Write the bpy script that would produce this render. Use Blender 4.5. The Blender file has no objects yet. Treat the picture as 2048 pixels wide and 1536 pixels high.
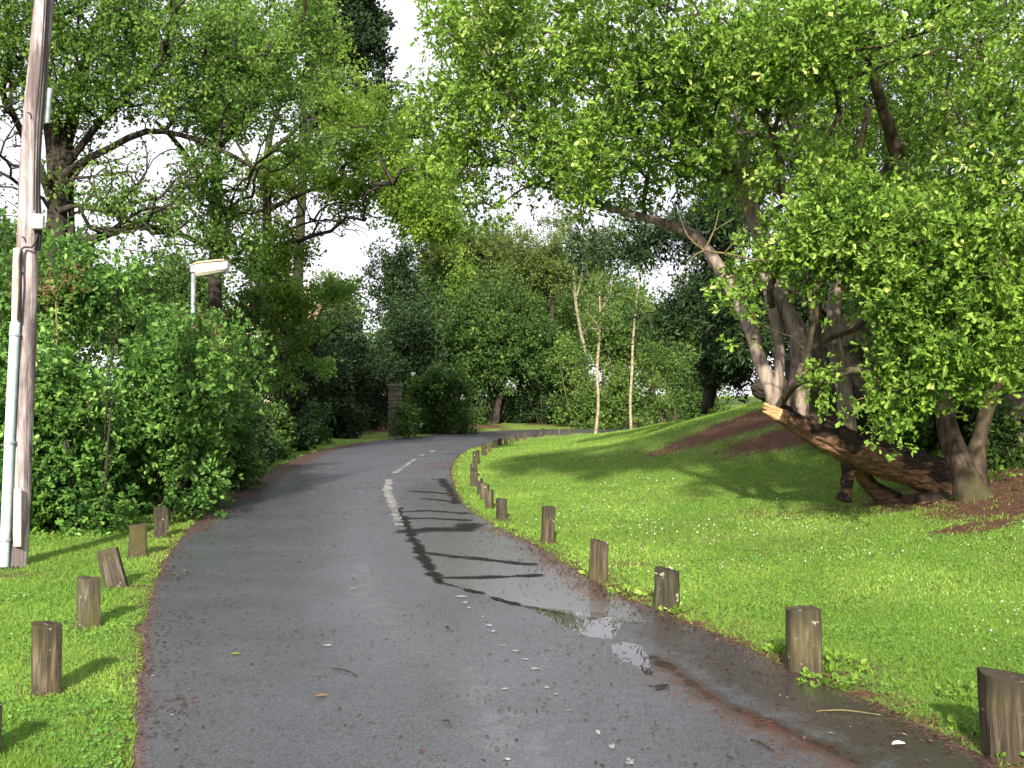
import bpy, math, random
import numpy as np
from mathutils import Vector

random.seed(7)
R = np.random.default_rng(11)
D = bpy.data
scene = bpy.context.scene
COL = scene.collection

# ------------------------------------------------------------------ camera
F = 1990.0                      # focal length in pixels of the 2048 wide photo
CZ = 1.6
PITCH = math.atan(22 / F)
cam_d = D.cameras.new("camera")
cam_d.sensor_width = 36.0
cam_d.lens = 36.0 * F / 2048.0
cam_d.clip_end = 2000
cam = D.objects.new("camera", cam_d)
cam.location = (0, 0, CZ)
cam.rotation_euler = (math.radians(90) + PITCH, 0, 0)
COL.objects.link(cam)
scene.camera = cam

# ------------------------------------------------------------------ world, sun, exposure
SUN_EL = math.radians(29)
SUN_DIR = Vector((0.09, 1.0, 0)).normalized()          # where the shadows fall
world = D.worlds.new("World")
scene.world = world
world.use_nodes = True
nt = world.node_tree
nt.nodes.clear()
wo = nt.nodes.new("ShaderNodeOutputWorld")
bg = nt.nodes.new("ShaderNodeBackground")
sky = nt.nodes.new("ShaderNodeTexSky")
sky.sky_type = 'NISHITA'
sky.sun_disc = False
sky.sun_elevation = SUN_EL
sky.sun_rotation = math.radians(180) + math.atan2(SUN_DIR.x, SUN_DIR.y)
tc = nt.nodes.new("ShaderNodeTexCoord")
mp = nt.nodes.new("ShaderNodeMapping")
mp.inputs['Scale'].default_value = (1, 1, 2.5)
nz = nt.nodes.new("ShaderNodeTexNoise")
nz.inputs['Scale'].default_value = 2.2
nz.inputs['Detail'].default_value = 6
cr = nt.nodes.new("ShaderNodeValToRGB")
cr.color_ramp.elements[0].position = 0.30
cr.color_ramp.elements[0].color = (0.72, 0.72, 0.72, 1)
cr.color_ramp.elements[1].position = 0.62
cr.color_ramp.elements[1].color = (1, 1, 1, 1)
mx = nt.nodes.new("ShaderNodeMixRGB")
mx.inputs['Color2'].default_value = (6.4, 6.2, 6.9, 1)      # bright thin cloud
nt.links.new(tc.outputs['Generated'], mp.inputs['Vector'])
nt.links.new(mp.outputs[0], nz.inputs['Vector'])
nt.links.new(nz.outputs['Fac'], cr.inputs['Fac'])
nt.links.new(cr.outputs['Color'], mx.inputs['Fac'])
nt.links.new(sky.outputs['Color'], mx.inputs['Color1'])
nt.links.new(mx.outputs['Color'], bg.inputs['Color'])
bg.inputs['Strength'].default_value = 0.10
nt.links.new(bg.outputs[0], wo.inputs['Surface'])

sd = D.lights.new("sun", 'SUN')
sd.energy = 5.0
sd.angle = math.radians(2.0)
sd.color = (1.0, 0.91, 0.76)
sun = D.objects.new("sun", sd)
ldir = Vector((SUN_DIR.x * math.cos(SUN_EL), SUN_DIR.y * math.cos(SUN_EL), -math.sin(SUN_EL)))
sun.rotation_euler = ldir.to_track_quat('-Z', 'Y').to_euler()
sun.location = (-3, -10, 12)
COL.objects.link(sun)

scene.view_settings.view_transform = 'Standard'
scene.view_settings.look = 'None'
scene.view_settings.gamma = 1
scene.view_settings.exposure = 1.1
cy = scene.cycles
cy.max_bounces = 6
cy.diffuse_bounces = 3
cy.glossy_bounces = 3
cy.transmission_bounces = 3
cy.caustics_reflective = False
cy.caustics_refractive = False

# ------------------------------------------------------------------ helpers
def tag(o, label=None, cat=None, group=None, kind=None):
    if label: o['label'] = label
    if cat: o['category'] = cat
    if group: o['group'] = group
    if kind: o['kind'] = kind
    return o

def empty(name, loc, label, cat, group=None):
    o = D.objects.new(name, None)
    o.empty_display_size = 0.2
    o.location = loc
    COL.objects.link(o)
    return tag(o, label, cat, group)

def P(px, py, dep):
    """photo pixel + distance -> point in the place"""
    return np.array([(px - 1024) / F * dep, dep, CZ - (py - 790) / F * dep])

def mesh_np(name, V, faces_list, mat, parent=None, attrs=None, smooth=False, matidx=None):
    """V (n,3); faces_list: list of int arrays (m,k)"""
    V = np.asarray(V, dtype=np.float32)
    me = D.meshes.new(name)
    tot, lens = [], []
    for f in faces_list:
        f = np.asarray(f, dtype=np.int32)
        if f.size == 0: continue
        tot.append(f.ravel()); lens.append(np.full(len(f), f.shape[1], dtype=np.int32))
    loops = np.concatenate(tot); lens = np.concatenate(lens)
    starts = np.concatenate([[0], np.cumsum(lens)[:-1]]).astype(np.int32)
    me.vertices.add(len(V)); me.loops.add(len(loops)); me.polygons.add(len(lens))
    me.vertices.foreach_set('co', V.ravel())
    me.loops.foreach_set('vertex_index', loops)
    me.polygons.foreach_set('loop_start', starts)
    me.polygons.foreach_set('loop_total', lens)
    me.polygons.foreach_set('use_smooth', np.full(len(lens), smooth))
    for m in (mat if isinstance(mat, (list, tuple)) else [mat]):
        me.materials.append(m)
    if matidx is not None:
        me.polygons.foreach_set('material_index', matidx.astype(np.int32))
    me.update(calc_edges=True)
    if attrs:
        for k, a in attrs.items():
            at = me.attributes.new(k, 'FLOAT', 'POINT')
            at.data.foreach_set('value', np.asarray(a, dtype=np.float32))
    o = D.objects.new(name, me)
    COL.objects.link(o)
    if parent is not None:
        o.parent = parent
        o.matrix_parent_inverse.identity()
        me.vertices.foreach_set('co', (V - np.array(parent.location, dtype=np.float32)).astype(np.float32).ravel())
        me.update()
    return o

def sub(o, parent):
    """second level child: both meshes are in the root's frame"""
    o.parent = parent
    o.matrix_parent_inverse.identity()
    return o

# value noise for geometry
_perm = R.permutation(512)
_val = R.random(512)
def vnoise(p, scale=1.0):
    p = np.asarray(p, dtype=float) * scale
    i = np.floor(p).astype(int); f = p - i; f = f * f * (3 - 2 * f)
    def h(ix, iy, iz):
        return _val[(_perm[(_perm[(_perm[ix & 511] + iy) & 511] + iz) & 511])]
    x, y, z = i[..., 0], i[..., 1], i[..., 2]
    fx, fy, fz = f[..., 0], f[..., 1], f[..., 2]
    c = 0
    for dx in (0, 1):
        for dy in (0, 1):
            for dz in (0, 1):
                w = (fx if dx else 1 - fx) * (fy if dy else 1 - fy) * (fz if dz else 1 - fz)
                c = c + w * h(x + dx, y + dy, z + dz)
    return c * 2 - 1
def fbm(p, scale=1.0, octs=4):
    s, a = 0, 1.0
    for k in range(octs):
        s = s + a * vnoise(np.asarray(p) + 17.3 * k, scale * 2 ** k); a *= .5
    return s / 1.9

# ------------------------------------------------------------------ materials
class NT:
    def __init__(s, name):
        s.m = D.materials.new(name); s.m.use_nodes = True
        s.t = s.m.node_tree; s.t.nodes.clear()
        s.out = s.n('OutputMaterial')
    def n(s, t, **kw):
        nd = s.t.nodes.new('ShaderNode' + t)
        for k, v in kw.items(): setattr(nd, k, v)
        return nd
    def l(s, a, b): s.t.links.new(a, b)
    def noise(s, scale, detail=4, vec=None, rough=.55, dist=0):
        nd = s.n('TexNoise'); nd.inputs['Scale'].default_value = scale
        nd.inputs['Detail'].default_value = detail; nd.inputs['Roughness'].default_value = rough
        nd.inputs['Distortion'].default_value = dist
        if vec is not None: s.l(vec, nd.inputs['Vector'])
        return nd.outputs['Fac']
    def pos(s, scale=None):
        g = s.n('TexCoord').outputs['Object']
        if scale is None: return g
        m = s.n('Mapping'); m.inputs['Scale'].default_value = scale
        s.l(g, m.inputs['Vector']); return m.outputs[0]
    def ramp(s, fac, stops, interp='LINEAR'):
        r = s.n('ValToRGB'); r.color_ramp.interpolation = interp
        e = r.color_ramp.elements
        while len(e) < len(stops): e.new(.5)
        for q, (p, c) in zip(e, stops):
            q.position = p; q.color = (c, c, c, 1) if not hasattr(c, '__len__') else (*c, 1)
        s.l(fac, r.inputs['Fac']); return r.outputs['Color']
    def mix(s, fac, a, b, mode='MIX'):
        m = s.n('MixRGB', blend_type=mode)
        for v, i in ((fac, 'Fac'), (a, 'Color1'), (b, 'Color2')):
            if hasattr(v, 'is_output'): s.l(v, m.inputs[i])
            elif hasattr(v, '__len__'): m.inputs[i].default_value = (*v, 1)
            else: m.inputs[i].default_value = v if i == 'Fac' else (v, v, v, 1)
        return m.outputs[0]
    def math(s, op, a, b=0.0, clamp=False):
        m = s.n('Math', operation=op, use_clamp=clamp)
        for v, i in ((a, 0), (b, 1)):
            if hasattr(v, 'is_output'): s.l(v, m.inputs[i])
            else: m.inputs[i].default_value = v
        return m.outputs[0]
    def attr(s, name):
        a = s.n('Attribute'); a.attribute_name = name; return a.outputs['Fac']
    def bump(s, h, strength=.4, dist=.02):
        b = s.n('Bump'); b.inputs['Strength'].default_value = strength
        b.inputs['Distance'].default_value = dist; s.l(h, b.inputs['Height']); return b.outputs[0]
    def bsdf(s, col, rough=.8, spec=.3, normal=None, metal=0):
        p = s.n('BsdfPrincipled')
        for v, i in ((col, 'Base Color'), (rough, 'Roughness'), (spec, 'Specular IOR Level'), (metal, 'Metallic')):
            if hasattr(v, 'is_output'): s.l(v, p.inputs[i])
            elif hasattr(v, '__len__'): p.inputs[i].default_value = (*v, 1)
            else: p.inputs[i].default_value = v
        if normal is not None: s.l(normal, p.inputs['Normal'])
        return p.outputs[0]
    def done(s, sh): s.l(sh, s.out.inputs['Surface']); return s.m

def leaf_mat(name, dark, light, young=None, trans=.35, rough=.45, spec=.35):
    t = NT(name)
    v, c = t.attr('v'), t.attr('c')
    f = t.math('ADD', t.math('MULTIPLY', v, .5), t.math('MULTIPLY', c, .5))
    stops = [(.15, dark), (.75, light)]
    if young: stops.append((.93, young))
    col = t.ramp(f, stops)
    p = t.bsdf(col, rough, spec)
    tr = t.n('BsdfTranslucent')
    t.l(t.mix(.55, col, tuple(min(1, q) for q in (light[0] * 1.3, light[1] * 1.45, light[2] * 1.1))), tr.inputs['Color'])
    ms = t.n('MixShader'); ms.inputs[0].default_value = trans
    t.l(p, ms.inputs[1]); t.l(tr.outputs[0], ms.inputs[2])
    return t.done(ms.outputs[0])

def bark_mat(name, a, b, moss=None, sc=(18, 18, 3), rough=.9, bstr=.7):
    t = NT(name)
    v = t.pos(sc)
    n1 = t.noise(1.0, 6, v, .7, .6)
    n2 = t.noise(1.3, 3, t.pos())
    col = t.ramp(n1, [(.32, a), (.62, b)])
    if moss: col = t.mix(t.ramp(n2, [(.5, 0.0), (.62, .8)]), col, moss)
    return t.done(t.bsdf(col, rough, .2, t.bump(n1, bstr, .03)))

M = {}
M['leaf_near'] = leaf_mat('leaf_near', (.030, .075, .012), (.24, .40, .055), (.60, .66, .24), .33, .5, .25)
M['leaf_left'] = leaf_mat('leaf_left', (.040, .095, .022), (.18, .31, .055), (.38, .48, .12), .42, .5, .2)
M['leaf_olive'] = leaf_mat('leaf_olive', (.045, .07, .020), (.16, .22, .050), (.28, .32, .11), .36, .5, .2)
M['leaf_lime'] = leaf_mat('leaf_lime', (.07, .14, .020), (.22, .34, .045), (.42, .48, .11), .42, .5, .2)
M['leaf_bush'] = leaf_mat('leaf_bush', (.022, .070, .015), (.15, .30, .055), (.37, .53, .15), .32, .5, .28)
M['leaf_dark'] = leaf_mat('leaf_dark', (.007, .020, .006), (.032, .068, .017), (.08, .14, .03), .15, .5, .3)  # dark evergreen leaf, with the shade of the wood put into its colour
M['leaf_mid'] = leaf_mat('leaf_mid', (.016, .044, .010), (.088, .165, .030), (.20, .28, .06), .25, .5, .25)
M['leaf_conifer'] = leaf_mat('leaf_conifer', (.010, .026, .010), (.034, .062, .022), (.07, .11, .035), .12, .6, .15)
M['leaf_hedge'] = leaf_mat('leaf_hedge', (.035, .075, .018), (.14, .23, .045), (.30, .36, .10), .3, .5, .2)
M['leaf_dead'] = leaf_mat('leaf_dead', (.10, .05, .02), (.26, .14, .06), None, .2)
M['bark_grey'] = bark_mat('bark_grey', (.06, .042, .036), (.36, .29, .25), None, (14, 14, 2.5), .9, .9)
M['bark_stem_dark'] = bark_mat('bark_stem_dark', (.012, .009, .008), (.13, .095, .07), (.05, .05, .02), (14, 14, 2.5), .9, .9)
M['bark_dark'] = bark_mat('bark_dark', (.012, .010, .008), (.06, .05, .04))
M['bark_brown'] = bark_mat('bark_brown', (.03, .025, .02), (.14, .11, .08), (.05, .08, .02))
M['bark_pale'] = bark_mat('bark_pale', (.09, .075, .055), (.30, .27, .20), None, (8, 8, 4), .8, .3)
M['bark_birch'] = bark_mat('bark_birch', (.10, .075, .05), (.40, .34, .24), None, (4, 4, 14), .7, .2)
M['bark_branch'] = bark_mat('bark_branch', (.02, .017, .012), (.10, .085, .055))
M['bark_twig'] = bark_mat('bark_twig', (.06, .05, .025), (.20, .17, .08))

def log_material():
    t = NT('charred_log')
    n = t.noise(2.2, 6, t.pos((1, 1, 2.2)), .65, .5)
    n2 = t.noise(22, 5, t.pos((.35, 1, 1)), .7, 1.2)
    base = t.ramp(n2, [(.36, (.006, .005, .005)), (.62, (.05, .034, .026))])
    bare = t.ramp(n2, [(.36, (.045, .022, .012)), (.6, (.26, .15, .095))])
    g = t.n('NewGeometry'); sx = t.n('SeparateXYZ'); t.l(g.outputs['Normal'], sx.inputs[0])
    # bark has gone from the flank, and stays charred on the back
    f = t.math('SUBTRACT', n, t.math('MULTIPLY', t.attr('top'), .22))
    col = t.mix(t.ramp(f, [(.47, 0.0), (.53, 1.0)]), base, bare)
    return t.done(t.bsdf(col, .85, .25, t.bump(n2, .9, .03)))
M['log'] = log_material()
def fresh_wood():
    t = NT('broken_wood')
    n = t.noise(1, 5, t.pos((6, 40, 40)), .6, .4)
    return t.done(t.bsdf(t.ramp(n, [(.3, (.22, .10, .04)), (.65, (.60, .38, .20))]), .8, .2, t.bump(n, .8, .02)))
M['broken'] = fresh_wood()

def post_mat():
    t = NT('post_wood')
    oi = t.n('ObjectInfo').outputs['Random']
    co = t.n('TexCoord').outputs['Object']
    ad = t.n('VectorMath', operation='ADD'); t.l(co, ad.inputs[0])
    cx = t.n('CombineXYZ'); t.l(t.math('MULTIPLY', oi, 37.0), cx.inputs[0]); t.l(t.math('MULTIPLY', oi, 11.0), cx.inputs[1])
    t.l(cx.outputs[0], ad.inputs[1])
    mp_ = t.n('Mapping'); mp_.inputs['Scale'].default_value = (26, 26, 2.2); t.l(ad.outputs[0], mp_.inputs['Vector'])
    g = t.noise(1, 6, mp_.outputs[0], .7, .8)
    b = t.noise(7, 4, ad.outputs[0], .6)
    c = t.noise(3.0, 3, ad.outputs[0], .6)
    col = t.ramp(g, [(.28, (.015, .013, .011)), (.5, (.058, .051, .040)), (.72, (.18, .16, .125))])
    col = t.mix(t.ramp(c, [(.45, 0.0), (.65, .55)]), col, (.085, .085, .022))          # algae
    sz = t.n('SeparateXYZ'); t.l(co, sz.inputs[0])
    topf = t.ramp(t.math('ADD', sz.outputs[2], t.math('MULTIPLY', b, .12)), [(.30, 0.0), (.42, .75)])
    col = t.mix(topf, col, (.035, .033, .024))
    hv = t.ramp(t.math('FRACT', t.math('MULTIPLY', oi, 7.3)), [(.1, (.62, .62, .66)), (.5, (1.0, .92, .80)), (.9, (1.25, 1.2, 1.15))])
    col = t.mix(1.0, col, hv, 'MULTIPLY')
    lich = t.noise(16, 2, ad.outputs[0])
    col = t.mix(t.ramp(lich, [(.66, 0.0), (.70, .6)]), col, (.42, .40, .28))
    low = t.ramp(t.math('ADD', sz.outputs[2], t.math('MULTIPLY', b, .08)), [(.03, .8), (.12, 0.0)])
    col = t.mix(low, col, (.06, .045, .03))
    return t.done(t.bsdf(col, .85, .2, t.bump(g, .9, .02)))
M['post'] = post_mat()

def pole_mat():
    t = NT('pole_wood')
    g = t.noise(1, 6, t.pos((22, 22, .9)), .7, .8)
    c = t.noise(1.4, 4, t.pos((3, 3, .9)), .6)
    col = t.ramp(g, [(.30, (.07, .055, .055)), (.5, (.33, .28, .285)), (.68, (.64, .58, .58))])
    col = t.mix(t.ramp(c, [(.46, 0.0), (.60, .75)]), col, (.085, .062, .06))
    return t.done(t.bsdf(col, .85, .2, t.bump(g, .8, .02)))
M['pole'] = pole_mat()
def plain(name, col, rough=.5, spec=.4, var=.12, sc=9, metal=0):
    t = NT(name)
    n = t.noise(sc, 4, t.pos())
    lo = tuple(q * (1 - var * 2.2) for q in col); hi = tuple(min(1, q * (1 + var)) for q in col)
    return t.done(t.bsdf(t.ramp(n, [(.3, lo), (.7, hi)]), rough, spec, t.bump(n, .1, .01), metal))
M['conduit'] = plain('conduit', (.44, .58, .60), .5)
M['casing'] = plain('casing', (.56, .45, .38), .7)
M['black'] = plain('black_rubber', (.02, .02, .022), .5)
M['box'] = plain('box_plastic', (.74, .73, .72), .45)
M['steel'] = plain('galvanised', (.22, .25, .28), .45, .5)
M['lamp_shell'] = plain('lamp_shell', (.62, .47, .33), .5)
M['lamp_bowl'] = plain('lamp_bowl', (.85, .80, .70), .3, .5)
M['render'] = plain('house_render', (.74, .60, .54), .9, .2)
M['rooftile'] = plain('roof_tiles', (.48, .27, .21), .9, .2)
M['glass'] = plain('window_glass', (.05, .06, .08), .1, .6)
M['white'] = plain('white_petal', (.82, .82, .74), .7)
M['rock'] = bark_mat('rock', (.012, .011, .009), (.06, .052, .040), (.05, .075, .02), (4, 4, 5), .9, .8)
M['granite'] = None

def ground_mat():
    t = NT('lawn')
    v = t.pos()
    big = t.noise(.45, 4, v, .6)
    mid = t.noise(3.0, 5, v, .65)
    fine = t.noise(38, 5, v, .75)
    vf = t.noise(120, 3, v, .7)
    g = t.ramp(fine, [(.30, (.05, .075, .018)), (.52, (.13, .21, .04)), (.72, (.30, .38, .10))])
    g = t.mix(t.ramp(mid, [(.40, 0.0), (.70, .45)]), g, (.30, .33, .09))
    g = t.mix(t.ramp(big, [(.45, 0.0), (.65, .35)]), g, (.10, .26, .035))
    soilc = t.ramp(t.noise(30, 6, v, .8), [(.3, (.022, .013, .009)), (.50, (.10, .052, .034)), (.68, (.26, .15, .10))])
    drift = t.noise(6, 6, v, .8)
    s = t.math('ADD', t.attr('soil'), t.math('MULTIPLY', t.math('SUBTRACT', drift, .5), 2.2))
    s = t.math('ADD', s, t.math('MULTIPLY', t.math('SUBTRACT', fine, .5), 1.6))
    col = t.mix(t.ramp(s, [(.40, 0.0), (.64, 1.0)]), g, soilc)
    return t.done(t.bsdf(col, .95, .1, t.bump(t.math('ADD', fine, vf), .7, .03)))
M['ground'] = ground_mat()

def road_mat():
    t = NT('wet_asphalt')
    v = t.pos()
    agg = t.n('TexVoronoi'); agg.inputs['Scale'].default_value = 110; t.l(v, agg.inputs['Vector'])
    sp = t.noise(210, 2, v, .6)
    n1 = t.noise(1.1, 6, v, .65)
    n2 = t.noise(7, 5, v, .7)
    col = t.ramp(agg.outputs['Color'], [(.1, (.042, .044, .053)), (.9, (.100, .105, .126))])
    col = t.mix(t.ramp(sp, [(.69, 0.0), (.75, .6)]), col, (.26, .25, .24))       # pale chippings
    col = t.mix(t.ramp(n1, [(.35, .25), (.7, 0.0)]), col, (.03, .03, .03))
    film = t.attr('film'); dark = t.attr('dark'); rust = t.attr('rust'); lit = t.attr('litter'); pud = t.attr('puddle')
    fb = t.math('ADD', film, t.math('MULTIPLY', t.math('SUBTRACT', n2, .5), .9), clamp=True)
    filmf = t.ramp(fb, [(.35, 0.0), (.6, 1.0)])
    col = t.mix(t.math('MULTIPLY', filmf, .55), col, (.040, .034, .034))
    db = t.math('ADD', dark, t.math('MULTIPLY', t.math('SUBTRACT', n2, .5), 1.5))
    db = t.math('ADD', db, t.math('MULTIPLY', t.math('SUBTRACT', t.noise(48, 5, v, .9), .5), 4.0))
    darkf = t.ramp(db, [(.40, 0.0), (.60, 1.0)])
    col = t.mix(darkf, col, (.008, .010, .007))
    mudf = t.ramp(t.math('ADD', t.attr('mud'), t.math('MULTIPLY', t.math('SUBTRACT', n2, .5), 1.2)), [(.35, 0.0), (.65, .85)])
    col = t.mix(mudf, col, (.030, .022, .017))
    rf = t.ramp(t.math('ADD', rust, t.math('MULTIPLY', t.math('SUBTRACT', t.noise(14, 6, v, .9), .5), 2.6)), [(.50, 0.0), (.80, .70)])
    col = t.mix(rf, col, (.085, .040, .030))
    lf = t.ramp(t.math('ADD', lit, t.math('MULTIPLY', t.math('SUBTRACT', t.noise(45, 5, v, .85), .5), 2.6)), [(.5, 0.0), (.66, 1.0)])
    litc = t.ramp(t.noise(70, 3, v, .8), [(.38, (.020, .013, .012)), (.55, (.085, .045, .036)), (.70, (.30, .18, .13))])
    col = t.mix(lf, col, litc)
    pf = t.ramp(t.math('ADD', pud, t.math('MULTIPLY', t.math('SUBTRACT', n2, .5), 1.1)), [(.46, 0.0), (.58, 1.0)])
    col = t.mix(pf, col, (.022, .018, .014))
    # roughness: dry-ish .5, film .2, puddle 0.02
    r = t.mix(filmf, t.ramp(n1, [(.3, .24), (.7, .42)]), (.33, .33, .33))
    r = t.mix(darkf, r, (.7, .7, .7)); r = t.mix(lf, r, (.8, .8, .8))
    r = t.mix(pf, r, (.015, .015, .015))
    nrm = t.n('Bump'); nrm.inputs['Distance'].default_value = .006
    t.l(agg.outputs['Distance'], nrm.inputs['Height'])
    st = t.math('MULTIPLY', t.math('SUBTRACT', 1.0, pf), t.math('SUBTRACT', .55, t.math('MULTIPLY', filmf, .38)))
    t.l(st, nrm.inputs['Strength'])
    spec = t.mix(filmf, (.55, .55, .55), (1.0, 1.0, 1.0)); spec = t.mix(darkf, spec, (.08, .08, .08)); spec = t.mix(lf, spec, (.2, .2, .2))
    sh = t.bsdf(col, r, spec, nrm.outputs[0])
    pb = sh.node
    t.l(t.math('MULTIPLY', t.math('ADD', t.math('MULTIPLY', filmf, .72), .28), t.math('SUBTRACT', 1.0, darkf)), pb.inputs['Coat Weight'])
    pb.inputs['Coat Roughness'].default_value = .22; pb.inputs['Coat IOR'].default_value = 1.6
    return t.done(sh)
M['road'] = road_mat()
M['paint'] = plain('worn_paint', (.29, .285, .28), .6, .4, .35, 60)
M['grass'] = leaf_mat('grass', (.085, .18, .026), (.25, .40, .070), (.50, .54, .18), .35, .65, .12)
M['clover'] = leaf_mat('clover', (.045, .13, .022), (.14, .31, .06), (.33, .46, .14), .3, .6, .2)
M['litter'] = leaf_mat('litter', (.026, .014, .011), (.125, .058, .042), (.42, .27, .17), .1, .6, .3)
M['daisy'] = plain('daisy_petals', (.75, .75, .66), .7)

def granite_mat():
    t = NT('pillar_stone')
    br = t.n('TexBrick'); t.l(t.n('Mapping').outputs[0], br.inputs['Vector'])
    m = t.t.nodes['Mapping']; m.inputs['Rotation'].default_value = (math.radians(90), 0, 0); t.l(t.n('TexCoord').outputs['Object'], m.inputs['Vector'])
    br.inputs['Scale'].default_value = 4.5
    br.inputs['Color1'].default_value = (.17, .155, .13, 1); br.inputs['Color2'].default_value = (.09, .08, .065, 1)
    br.inputs['Mortar'].default_value = (.06, .06, .05, 1); br.inputs['Mortar Size'].default_value = .03
    n = t.noise(9, 5, t.pos())
    col = t.mix(t.ramp(n, [(.4, 0.0), (.7, .6)]), br.outputs['Color'], (.10, .11, .05))
    return t.done(t.bsdf(col, .9, .2, t.bump(n, .5, .03)))
M['granite'] = granite_mat()

# ------------------------------------------------------------------ plan of the road and the land
def G0(px, py):
    d = CZ * F / (py - 790); return [(px - 1024) / F * d, d]
LEFT = [(1.6, -8), (-0.2, -1), (-1.05, 2.4)] + [G0(*q) for q in ((270, 1536), (280, 1430), (285, 1350), (290, 1270), (300, 1200), (318, 1150), (345, 1100), (380, 1058), (420, 1020), (480, 978), (545, 938), (600, 914), (650, 899), (720, 886), (800, 877), (880, 869.5), (960, 864), (1060, 860))] + [(4, 47.5), (10, 50), (20, 52), (60, 57)]
RIGHT = [(4.6, -8), (3.3, -1), (2.45, 2.8)] + [G0(*q) for q in ((1980, 1536), (1850, 1460), (1690, 1390), (1550, 1328), (1400, 1258), (1250, 1200), (1160, 1150), (1080, 1095), (1000, 1058), (935, 1022), (910, 980), (900, 940), (915, 912), (950, 893), (1010, 880), (1090, 870), (1160, 866))] + [(5, 44.2), (10, 45.5), (20, 47), (60, 51)]

def smooth_poly(pts, it=2):
    p = np.array(pts, dtype=float)
    for _ in range(it):
        q = [p[0]]
        for a, b in zip(p[:-1], p[1:]):
            q += [a * .75 + b * .25, a * .25 + b * .75]
        q.append(p[-1]); p = np.array(q)
    return p
LEFT = smooth_poly(LEFT); RIGHT = smooth_poly(RIGHT)

def pdist(X, Y, poly):
    X = np.asarray(X, float); Y = np.asarray(Y, float)
    best = np.full(X.shape, 1e9)
    for a, b in zip(poly[:-1], poly[1:]):
        dx, dy = b - a; L2 = dx * dx + dy * dy + 1e-12
        t = np.clip(((X - a[0]) * dx + (Y - a[1]) * dy) / L2, 0, 1)
        best = np.minimum(best, (X - a[0] - t * dx) ** 2 + (Y - a[1] - t * dy) ** 2)
    return np.sqrt(best)
def inside(X, Y, poly):
    X = np.asarray(X, float); Y = np.asarray(Y, float)
    c = np.zeros(X.shape, bool); n = len(poly); j = n - 1
    for i in range(n):
        xi, yi = poly[i]; xj, yj = poly[j]
        if yi != yj:
            cond = ((yi > Y) != (yj > Y)) & (X < (xj - xi) * (Y - yi) / (yj - yi) + xi)
            c ^= cond
        j = i
    return c
RPOLY = np.vstack([RIGHT, [[400, 60], [400, -8]]])
ROADPOLY = np.vstack([LEFT, RIGHT[::-1]])
FOOT_Y = np.array([-10, 4, 8, 12, 15, 20, 25, 32, 45, 60, 200.])
FOOT_X = np.array([13, 11, 9.3, 7.6, 6.9, 7.0, 9.0, 14, 24, 35, 120.])

def land(X, Y):
    """returns height, region (0 road, 1 right, 2 left), distance to road edge"""
    X = np.asarray(X, float); Y = np.asarray(Y, float)
    dr = pdist(X, Y, RIGHT); dl = pdist(X, Y, LEFT)
    ir = inside(X, Y, RPOLY); ro = inside(X, Y, ROADPOLY)
    p3 = np.stack([X, Y, X * 0], -1)
    und = fbm(p3, .35, 3) * .05 + fbm(p3, 1.6, 2) * .015
    d = dr
    zr = .012 + .02 * np.minimum(d, 5.5) ** 2 + .12 * np.maximum(0, d - 5.5)
    zr = zr + .75 * np.exp(-((X - 6.6) ** 2 / 9 + (Y - 21.5) ** 2 / 26)) * np.clip(d / 3, 0, 1)
    fx = np.interp(Y, FOOT_Y, FOOT_X)
    u = np.maximum(0, X - fx)
    bank = 7.0 * (1 - np.exp(-u * .16)) 
    zr = zr + bank + fbm(p3, .6, 3) * np.clip(u, 0, 1) * .5
    zl = .012 + .03 * np.minimum(dl, 8) + .03 * np.maximum(0, dl - 8).clip(0, 40)
    edge_r = np.clip(d / .8, 0, 1); edge_l = np.clip(dl / .8, 0, 1)
    z = np.where(ir, zr + und * edge_r, zl + und * edge_l)
    near = np.minimum(dr, dl)
    z = np.where(ro, -.06 * np.clip(near / .25, 0, 1) + .004, z)
    return z, np.where(ro, 0, np.where(ir, 1, 2)), np.where(ir, dr, dl)

def land1(x, y): return float(land(np.array([x]), np.array([y]))[0][0])
def hit(px, py, dmin=2.5, dmax=80):
    """first point of the land seen at this photo pixel"""
    ds = np.exp(np.linspace(math.log(dmin), math.log(dmax), 900))
    X = (px - 1024) / F * ds; Z = CZ - (py - 790) / F * ds
    z, reg, _ = land(X, ds)
    z = np.where(reg == 0, 0, z)
    k = np.argmax(Z <= z)
    if Z[k] > z[k]: k = len(ds) - 1
    return np.array([X[k], ds[k], z[k]])

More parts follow.
